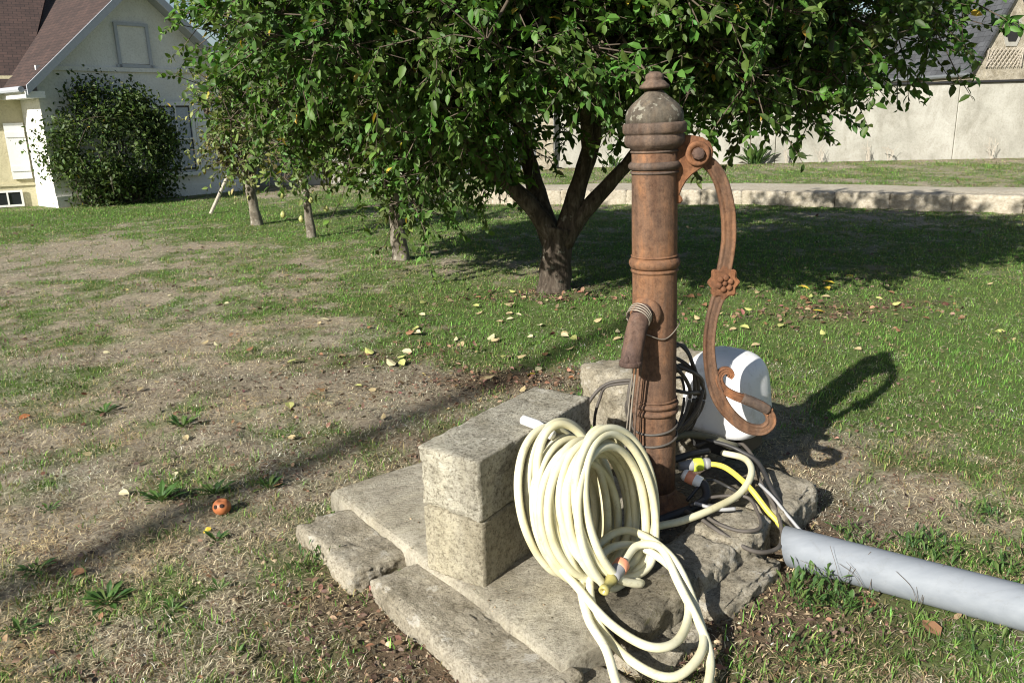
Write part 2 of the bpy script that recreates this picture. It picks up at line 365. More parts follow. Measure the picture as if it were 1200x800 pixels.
# green / dry map: (x, y, rx, ry, delta)
BLOBS = [(.0, 6.0, 1.3, 1.0, .32), (1.2, 6.6, 2.6, 1.1, .30), (2.8, 4.8, 1.9, 1.6, .60), (3.2, 8.5, 4.0, 2.5, .35), (2.6, 3.8, .9, .6, .25), (-7.5, 14.7, 6.0, 1.6, .5),
         (-1.0, 12.0, 4.0, 2.4, .28), (-.4, 5.2, .8, .5, .28), (-3.2, 5.8, 1.6, 1.0, .10), (-2.0, 5.2, 1.2, .7, -.15), (-1.2, 3.6, 1.3, .8, -.30), (-2.5, 8.0, 2.2, 1.2, -.05),
         (-1.0, 4.4, 1.2, .5, -.15), (1.5, 2.95, .9, .5, -.30), (1.1, 1.95, .9, .35, .38), (.9, 2.3, .3, .2, .3), (1.6, 2.5, .5, .2, .3), (-1.3, 2.3, .7, .5, -.05), (2.4, 5.9, .6, .35, -.30), (-.2, 4.6, .8, .3, -.3),
         (7, 17, 8, 3, .05), (-.78, 2.5, .25, .22, .5), (-1.0, 2.1, .5, .3, .15), (-2.3, 4.2, .8, .5, -.1), (.6, 7.0, .7, .5, -.1), (2.2, 2.7, .5, .5, .2), (-4, 9.5, 3, 2.0, -.12), (-3.0, 6.6, 2.2, 1.6, -.12), (-1.2, 5.6, 1.0, .7, -.12)]
def green(x, y):
    g = .53 + (fbm(x, y, .9, 21, 3)-.5)*.7 + (fbm(x, y, 3.5, 31, 3)-.5)*.9 + (fbm(x, y, 14, 33, 2)-.5)*.4
    for bx, by, rx, ry, d in BLOBS: g = g + d*np.exp(-(((x-bx)/rx)**2+((y-by)/ry)**2)*.9)
    return np.clip(g, 0, 1)
def soilmap(x, y):
    s = 0*x
    for bx, by, rx, ry, d in [(.5, 2.75, .75, .75, 1), (.45, 7.1, .5, .4, .8), (-.45, 2.3, .55, .35, .9), (-.1, 1.9, .6, .3, .8), (.75, 2.15, .35, .25, .8), (2.4, 5.9, .5, .25, .6), (-.05, 4.6, .55, .22, 1.3), (-1.0, 5.0, .6, .35, .6), (-.5, 3.75, .5, .3, .5), (-1.9, 4.6, .5, .25, .4), (-1.5, 3.5, .4, .2, .4), (2.9, 6.2, .5, .2, .7), (1.2, 2.7, .4, .3, .4)]:
        s = s + d*np.exp(-(((x-bx)/rx)**2+((y-by)/ry)**2)*1.2)
    w = kerb_wall_soil(x, y)
    return np.clip(s*(.5+fbm(x, y, 6, 41, 3)) + w, 0, 1)
WALL_A = np.array((1.14, 20.2)); WALL_D = np.array((.99837, -.05715)); WALL_N = np.array((-.05715, -.99837))
def kerb_wall_soil(x, y):
    dn = (x-WALL_A[0])*WALL_N[0]+(y-WALL_A[1])*WALL_N[1]
    return .9*np.exp(-(dn/.5)**2)*(x > 0)
xs = axis_pts(-420, 420, -4, 4.4, .042); ys = axis_pts(-300, 520, 1.2, 8, .042)
X, Y = np.meshgrid(xs, ys); Z = hgt(X, Y)
nx, ny = len(xs), len(ys)
V = np.stack([X.ravel(), Y.ravel(), Z.ravel()], 1)
i = np.arange(nx*ny).reshape(ny, nx)
Q = np.stack([i[:-1, :-1], i[:-1, 1:], i[1:, 1:], i[1:, :-1]], -1).reshape(-1, 4)
gc = np.stack([green(V[:, 0], V[:, 1]), soilmap(V[:, 0], V[:, 1]), 0*V[:, 0]], 1)
ground = np_mesh('ground', V, Q.ravel(), np.full(len(Q), 4), MAT['ground'], smooth=True, cols=gc)
ground['kind'] = 'structure'

# gravel path + kerb
def along(poly, step):
    out = []
    for (x0, y0), (x1, y1) in zip(poly[:-1], poly[1:]):
        L = math.hypot(x1-x0, y1-y0); n = max(1, int(L/step))
        for k in range(n): out.append((x0+(x1-x0)*k/n, y0+(y1-y0)*k/n))
    out.append(poly[-1]); return out
kp = [p for p in along([(p.x, p.y) for p in catmull([(x, y, 0) for x, y in KERB[:5]], 6)], .4)]
PV = []; PF = []
for k, (x, y) in enumerate(kp):
    for j, w in enumerate((.18, .6, 1.0, 1.35)):
        yy = y+w+(.06*math.sin(k*1.7)+.05*math.sin(k*.63) if j == 3 else 0); PV.append((x+.45*w, yy, float(hgt(x+.45*w, yy))+.03))
for k in range(len(kp)-1):
    for j in range(3): PF.append((k*4+j, (k+1)*4+j, (k+1)*4+j+1, k*4+j+1))
path = mesh_obj('gravel_path', PV, PF, MAT['gravel'], smooth=True); path['kind'] = 'structure'
kerb = empty('kerb', (3.19, 13.62, 0)); kerb['kind'] = 'structure'
seglist = along([(p.x, p.y) for p in catmull([(x, y, 0) for x, y in KERB[:5]], 6)], 4.0)
for k, ((x0, y0), (x1, y1)) in enumerate(zip(seglist[:-1], seglist[1:])):
    L = math.hypot(x1-x0, y1-y0)
    o = rough_stone('kerb_stone', ((x0+x1)/2-3.19+.07, (y0+y1)/2+.14-13.62, .09), (L+.004, .26, .30), math.atan2(y1-y0, x1-x0), MAT['wall'] if False else MAT['gravel'], kerb, amp=.02, round_=.03, div=16, seed=k)

# ------------------------------------------------------------------ pump
AX, AY = .505, 2.78
pump = tag(empty('hand_pump', (.522, AY, .06)), 'tall rusty cast iron hand pump with domed cap and curled handle', 'hand pump')
pump.rotation_euler = (0, R(-1.25), 0)
def pl(VF):  # world -> pump-local (pump modelled upright with axis at AX)
    V, F = VF; return [(v[0]-AX, v[1]-AY, v[2]-.06) for v in V], F
def prof(p): return lathe(p, 56, (AX, AY))
def padd(name, VF, mat, parent=None, smooth=True): 
    v, f = pl(VF); o = mesh_obj(name, v, f, MAT[mat], parent or pump, smooth)
    return o
r0 = .0775
base_p = [(.125, .05), (.127, .085), (.122, .095), (.098, .10), (.086, .115), (.081, .14)]
padd('base_flange', prof([(.10, .04)]+base_p+[(r0, .15)]), 'rust')
col_p = [(r0-.002, .12), (r0-.001, .3), (r0-.001, .45), (r0, .8), (r0, 1.15), (r0-.001, 1.30), (r0-.001, 1.41)]
column = padd('column', prof(col_p), 'rust')
def ring(z0, z1, r, name='moulding_ring', mat='rust'):
    n = 7; P = [(r0-.006, z0)]
    for k in range(n): t = k/(n-1); P.append((r0-.002+(r-r0+.002)*math.sin(math.pi*(.12+.76*t)), z0+(z1-z0)*t))
    P.append((r0-.006, z1)); return padd(name, prof(P), mat)
ring(.450, .472, r0+.009); ring(.478, .498, r0+.009); ring(.502, .510, r0+.004)
ring(.968, .982, r0+.005); ring(.984, 1.020, r0+.011); ring(1.022, 1.030, r0+.004)
ring(1.303, 1.312, r0+.005, mat='rust_grey'); ring(1.317, 1.343, r0+.011, mat='rust_grey'); ring(1.372, 1.380, r0+.004, mat='rust_grey')
padd('collar', prof([(r0-.004, 1.376), (.082, 1.388), (.094, 1.395), (.100, 1.405), (.1005, 1.418), (.097, 1.428), (.095, 1.431), (.100, 1.434), (.1055, 1.440), (.1055, 1.462), (.102, 1.468), (.09, 1.470)]), 'rust_grey')
dome = padd('dome_cap', prof([(.088, 1.462), (.0945, 1.468), (.0955, 1.485), (.094, 1.500), (.088, 1.512), (.078, 1.525), (.066, 1.536), (.052, 1.547), (.040, 1.557), (.032, 1.565), (.027, 1.570), (.020, 1.572)]), 'rust_lichen')
padd('finial', prof([(.018, 1.568), (.026, 1.574), (.046, 1.576), (.050, 1.580), (.049, 1.585), (.040, 1.593), (.033, 1.600), (.0285, 1.603), (.0305, 1.608), (.031, 1.613), (.027, 1.621), (.018, 1.627), (.008, 1.629)]), 'rust_grey')
# handle bracket: plate outline in the x-z plane (metres)
def px2xz(px, py):
    d = fw*950 + rt2*(px-600) - up2*(py-400); t = AY/d.y
    return d.x*t, CAM_H+d.z*t
def z1px(a, b): return px2xz(680+.325*a-4, 70+.325*b)
br = [(335, 285), (352, 282), (378, 272), (415, 274), (452, 282), (478, 300), (490, 328), (487, 352), (466, 382), (432, 398), (408, 414), (386, 436), (370, 462), (360, 486), (369, 496), (371, 507), (362, 517), (345, 518), (332, 512), (318, 470), (318, 340)]
pts = [z1px(p[0]+(14 if p[1] > 395 else 8), p[1]) for p in br]
def plate(pts, y0, y1, bev=.004):
    bm = bmesh.new(); vs_ = [bm.verts.new((x, y0, z)) for x, z in pts]; f = bm.faces.new(vs_)
    r_ = bmesh.ops.extrude_face_region(bm, geom=[f]); bmesh.ops.translate(bm, verts=[v for v in r_['geom'] if isinstance(v, bmesh.types.BMVert)], vec=(0, y1-y0, 0))
    bmesh.ops.recalc_face_normals(bm, faces=bm.faces)
    if bev: bmesh.ops.bevel(bm, geom=[e for e in bm.edges if len(e.link_faces) == 2 and any(len(f.verts) > 4 for f in e.link_faces)], offset=bev, segments=2, affect='EDGES')
    bmesh.ops.translate(bm, verts=bm.verts, vec=(-AX, -AY, -.06)); return bm
bracket = bm_obj('bracket', plate(pts, AY-.030, AY-.014), MAT['rust_red'], pump)
bm_obj('bracket', plate(pts, AY+.014, AY+.030), MAT['rust_red'], pump)
bx, bz = z1px(440, 340)
bo = orient(lathe([(.038, 0), (.041, .003), (.041, .009), (.036, .012), (.026, .012), (.024, .008), (.001, .008)], 32), (bx, AY-.028, bz), (0, -1, 0)); padd('pivot_boss', bo, 'rust_red', None)
bo = orient(lathe([(.021, 0), (.021, .012), (.019, .018), (.012, .021), (.001, .022)], 8), (bx, AY-.034, bz), (0, -1, 0)); padd('pivot_bolt', bo, 'rust_dark', None, False)
padd('pivot_pin', orient(lathe([(.013, 0), (.013, .07)], 16), (bx, AY-.03, bz), (0, 1, 0)), 'rust_dark')
# handle: swept section
def z5(a, b): return px2xz(800+.2874*a-2, 130+.2874*b)
def z2(a, b): return px2xz(680+.3875*a-3, 310+.3875*b)
hp = [(z1px(434, 340), .026), (z5(110, 205), .033), (z5(150, 245), .035), (z5(176, 300), .036), (z5(193, 370), .037), (z5(201, 440), .037), (z5(201, 520), .037), (z5(192, 590), .038), (z5(180, 650), .038), (z5(172, 705), .040),
      (z2(428, 95), .036), (z2(415, 130), .033), (z2(402, 180), .031), (z2(394, 250), .031), (z2(397, 310), .033), (z2(407, 365), .038), (z2(424, 415), .037), (z2(455, 460), .034), (z2(500, 497), .031), (z2(545, 506), .030), (z2(572, 490), .028), (z2(575, 466), .027), (z2(560, 442), .026)]
hpts = [Vector((p[0][0], 0, p[0][1])) for p in hp]; hw = [p[1] for p in hp]
def ribbon(cps, ws, depth, n=7, groove=.35):
    C = catmull(cps, n); W = []
    for k in range(len(ws)-1):
        for j in range(n): W.append(ws[k]+(ws[k+1]-ws[k])*j/n)
    W.append(ws[-1])
    sec = [(-1, -.35), (-.92, -.85), (-.72, -1), (-.55, -.8), (-.3, -groove*1.9), (0, -1.05), (.3, -groove*1.9), (.55, -.8), (.72, -1), (.92, -.85), (1, -.35), (1, .35), (.92, .85), (.72, 1), (-.72, 1), (-.92, .85), (-1, .35)]
    Vv = []; Ff = []; S = len(sec)
    for k, p in enumerate(C):
        t = (C[min(k+1, len(C)-1)]-C[max(k-1, 0)]).normalized(); nn = Vector((t.z, 0, -t.x))
        for a, b_ in sec: Vv.append(p + nn*a*W[k]*.5*1.35 + Vector((0, AY+b_*depth, 0)))
    for k in range(len(C)-1):
        for j in range(S): Ff.append((k*S+j, k*S+(j+1) % S, (k+1)*S+(j+1) % S, (k+1)*S+j))
    Ff.append(tuple(range(S))); Ff.append(tuple(range((len(C)-1)*S, len(C)*S))[::-1])
    return Vv, Ff
handle = padd('handle', ribbon(hpts, hw, .0125), 'rust')
# return grip bar and curl
gp = [z2(572, 452), z2(545, 432), z2(505, 415), z2(468, 401), z2(440, 384), z2(424, 362), z2(422, 342), z2(434, 326), z2(450, 325), z2(458, 336), z2(452, 346)]
gw = [.026, .027, .026, .024, .023, .022, .021, .020, .020, .019, .015]
padd('grip_scroll', ribbon([Vector((x, 0, z)) for x, z in gp], gw, .0125, 6), 'rust_red', handle)
gr = [Vector((z2(a, b)[0], AY, z2(a, b)[1])) for a, b in ((568, 447), (545, 433), (520, 421), (490, 408))]
padd('grip_sleeve', tube(catmull(gr, 5), [.0195]*3+[.0205]*10+[.0195]*3, 14), 'rust_grey', handle)
# scalloped rosette
rx_, rz_ = z5(175, 705)
rp = []
for k in range(64):
    a = 2*math.pi*k/64; rr = .052+.005*math.cos(8*a); rp.append((rx_+rr*math.cos(a)*.95, rz_+rr*math.sin(a)*1.08))
ros = bm_obj('rosette', plate(rp, AY-.017, AY+.017, .005), MAT['rust_red'], handle)
for k in range(6):
    a = k*math.pi/3+.3; bmv = bmesh.new(); bmesh.ops.create_uvsphere(bmv, u_segments=10, v_segments=6, radius=.0115)
    bmesh.ops.scale(bmv, vec=(1, .7, 1), verts=bmv.verts); bmesh.ops.translate(bmv, vec=(rx_+.021*math.cos(a)-AX, -.019, rz_+.021*math.sin(a)-.06), verts=bmv.verts)
    bm_obj('petal', bmv, MAT['rust_red'], handle, True)
bmv = bmesh.new(); bmesh.ops.create_uvsphere(bmv, u_segments=10, v_segments=6, radius=.009); bmesh.ops.translate(bmv, vec=(rx_-AX, -.021, rz_-.06), verts=bmv.verts); bm_obj('flower_centre', bmv, MAT['rust_red'], handle, True)
# spout
s = Vector((-.58, -.815, 0)); P0 = Vector((AX, AY, .835))
padd('spout_boss', orient(lathe([(.056, .050), (.058, .074), (.054, .083), (.046, .088), (.041, .088)], 28), P0, s), 'rust')
sp_path = catmull([P0+s*.055+Vector((0, 0, .004)), P0+s*.095+Vector((0, 0, .0)), P0+s*.125+Vector((0, 0, -.022)), P0+s*.150+Vector((0, 0, -.062)), P0+s*.172+Vector((0, 0, -.11)), P0+s*.186+Vector((0, 0, -.150))], 6)
sr = [.040-.004*min(1, k/8) for k in range(len(sp_path))]; sr[-1] = .0355
spout = padd('spout', tube(sp_path, sr, 16), 'rust_dark')
padd('spout_mouth', orient(lathe([(.0365, 0), (.039, .004), (.039, .016), (.036, .020), (.027, .020), (.026, .004)], 24), sp_path[-1]+Vector((0, 0, .01)), (s.x*.1, s.y*.1, -1)), 'rust_dark', spout)
bmv = bmesh.new(); bmesh.ops.create_uvsphere(bmv, u_segments=10, v_segments=8, radius=.012); bmesh.ops.scale(bmv, vec=(1, 1, 1.8), verts=bmv.verts)
q = sp_path[-3]+s*.032+Vector((0, 0, .0)); bmesh.ops.translate(bmv, vec=(q.x-AX, q.y-AY, q.z-.06), verts=bmv.verts); bm_obj('spout_nub', bmv, MAT['rust_dark'], spout, True)
wires = []
for k in range(4):
    c = P0+s*(.112+.006*k)+Vector((0, 0, .004-.004*k)); t_ = Vector((s.x, s.y, -.25-.1*k)).normalized(); u_ = t_.cross(Vector((0, 0, 1))).normalized(); w_ = u_.cross(t_)
    wires.append(tube([c+(u_*math.cos(a)+w_*math.sin(a))*.0425 for a in np.linspace(0, 2*math.pi, 22)], .0022, 6))
padd('wire_tie', join(wires), 'wire', spout)
wr = tube(catmull([P0+s*.14+Vector((.03, 0, -.06)), (AX+.02, AY-.082, .745), (AX+.075, AY-.035, .775), (AX+.082, AY+.01, .79), (AX+.03, AY+.08, .80)], 6), .0022, 6); padd('binding_wire', wr, 'wire')
for dz, t in ((.40, .012), (.355, .014)):
    padd('cable_tie', tube([(AX+.0805*math.cos(a), AY+.0805*math.sin(a), dz+t*math.sin(a+.8)) for a in np.linspace(0, 2*math.pi, 40)], .0045, 6), 'cable')
# thin cables dropping from the spout down the front of the column
for k, (dx, mm_) in enumerate(((-.012, 'wire'), (.004, 'rust_grey'), (-.022, 'wire'))):
    c = tag(mesh_obj('hanging_cable', *tube(catmull([(.445+dx*.6, 2.672, .80), (.440+dx, 2.668, .68), (.425+dx, 2.675, .5), (.418+dx*1.3, 2.66, .32), (.428+dx*1.3, 2.63, .13)], 8), (.0034, .0044, .0024)[k], 8), MAT[mm_], None, True),
            ['pale twisted cable hanging down the front of the rusty pump column', 'reddish brown cable running down the front of the rusty pump column', 'thinnest pale wire hanging from the pump spout along the column'][k], 'cable')

# ------------------------------------------------------------------ slab, blocks and border stones
a_ = Vector((.606, -.796)); b_ = Vector((.796, .606)); L0 = Vector((-.735, 2.945)); C0 = Vector((.108, 1.845))
poly = [L0, C0, C0+b_*.20, C0+b_*.36-a_*.22, Vector((.46, 2.48)), Vector((.42, 3.0)), L0+b_*.98]
bm = prism([(p.x, p.y) for p in poly], -.06, .10)
ed = [e for e in bm.edges if all(v.co.z > .09 for v in e.verts)]
bmesh.ops.bevel(bm, geom=ed, offset=.03, segments=3, affect='EDGES', profile=.5)
bmesh.ops.triangulate(bm, faces=[f for f in bm.faces if len(f.verts) > 4])
bmesh.ops.subdivide_edges(bm, edges=list(bm.edges), cuts=5, use_grid_fill=True)
for v in bm.verts: v.co += Vector((mno.noise(v.co*7), mno.noise(v.co*7+Vector((5, 0, 0))), mno.noise(v.co*9+Vector((0, 7, 0)))*.6))*.009
slab = tag(bm_obj('concrete_slab', bm, MAT['slab'], None, True), 'flat weathered concrete slab with rounded edge under the stacked blocks', 'slab')
ang = math.atan2(.72, .69); bang = R(90-35)
blk_c = Vector((-.0, 2.51))
e1 = Vector((.69, .724)); q1 = Vector((.724, -.69))
e1b = Vector((math.cos(bang), math.sin(bang))); q1b = Vector((e1b.y, -e1b.x)); ctr = Vector((-.108, 2.212))+e1b*.335-q1b*.119
lb = tag(rough_stone('concrete_block', (ctr.x+.004, ctr.y-.002, .205), (.67, .233, .228), bang+.005, MAT['block2'], None, .0055, .010, 40, 3), 'lower yellowish concrete block standing on the slab', 'block')
ub = tag(rough_stone('concrete_block', (ctr.x, ctr.y, .420), (.68, .238, .205), bang, MAT['block'], None, .0055, .009, 44, 5), 'upper grey pitted concrete block lying on another block', 'block')
tag(rough_stone('border_stone', (-.590, 2.60, .005), (.44, .235, .13), math.atan2(-.796, .606), MAT['stone'], None, .015, .03, 28, 11), 'short pale lichened border stone at the slab corner', 'stone')
tag(rough_stone('border_stone', (-.158, 2.090, .005), (.80, .245, .13), math.atan2(-.796, .606)-.02, MAT['stone'], None, .014, .025, 48, 12), 'long pale lichened border stone along the slab edge', 'stone')
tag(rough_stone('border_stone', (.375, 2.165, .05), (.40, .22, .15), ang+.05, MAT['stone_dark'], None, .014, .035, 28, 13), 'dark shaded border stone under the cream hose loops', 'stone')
tag(rough_stone('border_stone', (.565, 2.355, .055), (.26, .21, .15), ang, MAT['stone'], None, .014, .035, 28, 14), 'rounded border stone between dark stone and cracked stone', 'stone')
tag(rough_stone('border_stone', (.735, 2.53, .06), (.29, .20, .15), ang-.03, MAT['stone'], None, .014, .035, 28, 15), 'border stone crossed by the black cable loop', 'stone')
tag(rough_stone('border_stone', (.975, 2.76, .055), (.34, .20, .15), ang+.04, MAT['stone'], None, .014, .035, 28, 16), 'mossy end border stone beside the grey pipe end', 'stone')
tag(rough_stone('border_stone', (.70, 2.32, .005), (.42, .15, .09), ang-.02, MAT['stone'], None, .016, .025, 28, 17), 'low flat border stone outside the rounded stones', 'stone')
tag(rough_stone('border_stone', (.415, 2.03, .0), (.30, .16, .08), ang+.02, MAT['stone'], None, .018, .03, 28, 18), 'low broken border stone under the fallen hose loop', 'stone')
tag(rough_stone('border_stone', (.17, 1.80, -.02), (.30, .2, .09), ang+.02, MAT['stone'], None, .016, .03, 28, 22), 'low border stone at the front slab end under the hose', 'stone')
tag(rough_stone('well_block', (.63, 3.42, .20), (.52, .36, .50), .25, MAT['stone'], None, .02, .05, 28, 19, (0, -.20)), 'tall pale concrete block behind the rusty pump', 'block')
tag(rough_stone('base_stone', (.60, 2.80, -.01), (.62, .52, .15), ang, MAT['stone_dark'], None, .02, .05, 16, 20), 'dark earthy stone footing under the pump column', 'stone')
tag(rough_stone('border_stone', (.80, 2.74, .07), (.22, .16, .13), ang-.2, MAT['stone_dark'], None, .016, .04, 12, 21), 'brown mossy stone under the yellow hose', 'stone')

# ------------------------------------------------------------------ garden hose (one long tube)
HR = .0128
e1v = Vector((.69, .724, 0)); qv = Vector((.724, -.69, 0))
e2v = (Vector((0, 0, 1)) - qv*.30).normalized(); axv = e1v.cross(e2v)
if axv.y > 0: axv = -axv
cc = Vector((.128, 2.375, .305)); rnd = random.Random(5)
pts = []
pts += [Vector(p) for p in ((.84, 3.03, .17), (.89, 2.90, .20), (.875, 2.76, .205), (.80, 2.645, .18), (.68, 2.545, .175), (.56, 2.475, .17), (.45, 2.43, .17), (.36, 2.36, .16))]
NL = 20; SPR = .235
for L in range(NL):
    off = .006 + SPR*L/(NL-1) + rnd.uniform(-.004, .004)
    r1 = .168+rnd.uniform(-.042, .032); r2 = .215+rnd.uniform(-.032, .018); dc = e1v*(rnd.uniform(-.034, .034)+.012) + e2v*(r2-.215+rnd.uniform(-.018, .022) - .10*(off-.05)); ph = rnd.uniform(-.25, .25); wob = rnd.uniform(-.022, .022); wp = rnd.uniform(0, 6.28)
    for k in range(12):
        t = -math.pi/2 + .2 + 2*math.pi*k/12
        o_ = off + SPR/(NL-1)*k/12*.9 + wob*math.sin(t+wp)
        pts.append(cc + dc + e1v*math.cos(t+ph)*r1 + e2v*math.sin(t+ph)*r2*(1.06 if math.sin(t) < 0 else 1) + axv*o_)
pts += [Vector(p) for p in ((.10, 2.19, .20), (.16, 2.08, .16), (.25, 1.95, .135), (.36, 1.875, .12), (.46, 1.92, .11), (.525, 2.05, .125), (.505, 2.17, .165), (.40, 2.255, .20), (.29, 2.235, .215), (.215, 2.17, .19), (.19, 2.08, .15),
        (.22, 1.96, .11), (.31, 1.85, .085), (.42, 1.81, .075), (.53, 1.90, .085), (.555, 2.03, .10), (.50, 2.18, .20), (.38, 2.30, .23), (.27, 2.27, .225), (.17, 2.16, .17), (.17, 2.00, .135), (.215, 1.87, .12), (.24, 1.76, .08), (.30, 1.66, .04), (.42, 1.68, .035), (.51, 1.78, .045), (.56, 1.93, .075), (.50, 2.10, .17), (.44, 2.22, .215), (.37, 2.235, .218), (.316, 2.162, .206))]
_n0 = 8+NL*12
pts = pts[:_n0]+[Vector((.31+(p.x-.31)*.84, p.y, p.z)) for p in pts[_n0:-3]]+pts[-3:]
hose = empty('garden_hose', (.15, 2.3, .1)); tag(hose, 'cream garden hose coiled against the concrete blocks with loops fallen forward', 'hose')
def rel(VF, o): return [Vector(v)-o.location for v in VF[0]], VF[1]
sm = catmull(pts, 7)
mesh_obj('tube', *rel(tube(sm, HR, 10), hose), MAT['hose'], hose, True)
d = (Vector((.225, 2.02, .175))-Vector((.305, 2.145, .20))).normalized(); pc = Vector((.315, 2.16, .205))
cn = mesh_obj('connector', *rel(orient(lathe([(.017, 0), (.0215, .004), (.0225, .03), (.0205, .06), (.019, .075)], 18), pc, d), hose), MAT['greyp'], hose, True)
mesh_obj('connector_collar', *rel(orient(lathe([(.0225, .002), (.0245, .006), (.0245, .028), (.0225, .032)], 18), pc, d), hose), MAT['orange'], cn, True)
mesh_obj('connector_nozzle', *rel(orient(lathe([(.018, .07), (.018, .085), (.013, .095), (.012, .12), (.0155, .122), (.0155, .136), (.008, .137), (.007, .12)], 18), pc, d), hose), MAT['brassy'], cn, True)
pe = cc - e1v*.02 + e2v*.235 + axv*.0
# short white hose end sticking out on top of the block
we = tag(mesh_obj('pipe_end', *tube([(.030, 2.475, .548), (.075, 2.43, .546), (.12, 2.38, .53)], .0165, 12), MAT['white_hose'], None, True), 'short white pipe end poking over the block above the hose coil', 'pipe')
# yellow hose and its lime connector
yh = empty('yellow_hose', (.74, 2.86, .15)); tag(yh, 'thin yellow hose with lime connector running into the grey pipe', 'hose')
ypts = catmull([(.735, 2.855, .205), (.79, 2.80, .21), (.845, 2.685, .185), (.90, 2.60, .12), (.955, 2.545, .075), (1.06, 2.455, .05), (1.2, 2.36, .045)], 8)
mesh_obj('tube', *rel(tube(ypts, .0105, 10), yh), MAT['yellow'], yh, True)
dd = Vector((-1, -.12, -.03))
c1 = mesh_obj('connector', *rel(orient(lathe([(.014, -.004), (.021, 0), (.0225, .012), (.0225, .018), (.020, .02), (.022, .022), (.0225, .085), (.019, .095), (.017, .12)], 16), (.742, 2.855, .205), dd), yh), MAT['greyp'], yh, True)
mesh_obj('connector_collar', *rel(orient(lathe([(.0225, .028), (.0255, .031), (.0255, .064), (.0225, .067)], 16), (.742, 2.855, .205), dd), yh), MAT['lime'], c1, True)
# black outlet hose with salmon connector
bh = empty('black_hose', (.66, 2.70, .1)); tag(bh, 'short thick black hose with white and salmon connector beside the pump foot', 'hose')
bpts = catmull([(.672, 2.725, .195), (.69, 2.70, .185), (.685, 2.665, .155), (.63, 2.64, .13), (.56, 2.62, .115), (.48, 2.60, .10), (.42, 2.62, .095)], 8)
mesh_obj('tube', *rel(tube(bpts, .0165, 10), bh), MAT['black'], bh, True)
c2 = mesh_obj('connector', *rel(orient(lathe([(.016, 0), (.022, .004), (.0225, .07), (.017, .078)], 16), (.682, 2.715, .19), (-.75, .5, .25)), bh), MAT['white_hose'], bh, True)
mesh_obj('connector_collar', *rel(orient(lathe([(.0224, .03), (.0245, .033), (.0245, .058), (.0224, .061)], 16), (.682, 2.715, .19), (-.75, .5, .25)), bh), MAT['orange'], c2, True)
# cables
def cable(P, r, mat, label, n=8): return tag(mesh_obj('cable', *tube(catmull(P, n), r, 8), MAT[mat], None, True), label, 'cable')
cable([(.60, 2.60, .14), (.63, 2.53, .15), (.69, 2.44, .135), (.78, 2.385, .10), (.87, 2.42, .09), (.915, 2.52, .10), (.925, 2.64, .13), (.91, 2.76, .17), (.93, 2.9, .19), (.92, 3.05, .2), (.85, 3.12, .2), (.74, 3.06, .19)], .0075, 'cable', 'long dusty black cable looping over the right border stones')
cable([(.64, 2.58, .15), (.68, 2.49, .15), (.75, 2.44, .145), (.82, 2.46, .145), (.84, 2.56, .15), (.82, 2.64, .17), (.70, 2.66, .16), (.62, 2.62, .15)], .0065, 'cable', 'small black cable loop lying on the cracked border stone')
cable([(.70, 3.05, .24), (.76, 2.99, .245), (.83, 2.96, .235), (.88, 2.93, .22), (.93, 2.86, .2), (.94, 2.72, .16), (.97, 2.6, .10), (1.02, 2.52, .06), (1.12, 2.43, .05)], .009, 'black', 'thick black cable running from the white hood into the grey pipe')
cable([(.90, 2.74, .17), (.93, 2.66, .15), (.965, 2.585, .11), (1.01, 2.53, .07), (1.10, 2.44, .06)], .006, 'greyp', 'thin pale grey cable entering the grey pipe')
cable([(.60, 2.95, .27), (.68, 2.98, .275), (.78, 3.0, .25), (.85, 2.98, .225), (.88, 3.0, .21)], .016, 'olive', 'thick olive brown hose arching below the white hood')
cable([(.60, 2.86, .22), (.68, 2.90, .225), (.76, 2.95, .215)], .014, 'black', 'black pipe stub between olive hose and lime connector')
cable([(.63, 2.60, .17), (.70, 2.56, .165), (.76, 2.55, .17)], .007, 'greyp', 'straight grey cable end lying under the white hose')
cable([(.62, 2.68, .14), (.70, 2.72, .20), (.78, 2.72, .17), (.80, 2.66, .165), (.72, 2.62, .15), (.64, 2.64, .15)], .006, 'black', 'tight black cable loop beside the pump foot')
# cable bundle slung behind the column
bun = empty('cable_coil', (.48, 2.95, .4)); tag(bun, 'bundle of black cable loops slung behind the pump column', 'cable coil')
for k in range(9):
    w = .14+rnd.uniform(-.04, .04); h_ = .14+rnd.uniform(-.03, .04); zc = .44+rnd.uniform(-.05, .03); yc = 2.93+rnd.uniform(-.04, .05); xc = .60+rnd.uniform(-.06, .04)
    P = [(xc+w*math.cos(t)*(1.05 if math.cos(t) < 0 else .8), yc+.05*math.cos(t+.6)+.02*math.sin(3*t+k), zc+h_*math.sin(t)+.03*math.cos(2*t+k)) for t in np.linspace(0, 2*math.pi, 12)[:-1]]
    mesh_obj('cable_loop', *rel(tube(catmull(P, 6, True), .0075 if k % 3 else .0055, 7), bun), MAT['cable'], bun, True)
# loops that hang out to the left of the column
for k, (dx, dz, rr) in enumerate(((0, 0, .0068), (.035, -.01, .0058))):
    P = [(.55, 2.95, .50-dz), (.45, 2.95, .515+dz), (.36, 2.97, .495+dz), (.30+dx, 2.98, .43), (.275+dx*1.2, 2.98, .36), (.28+dx, 2.98, .27)]
    mesh_obj('cable_loop', *rel(tube(catmull(P, 8), rr, 8), bun), MAT['cable'], bun, True)

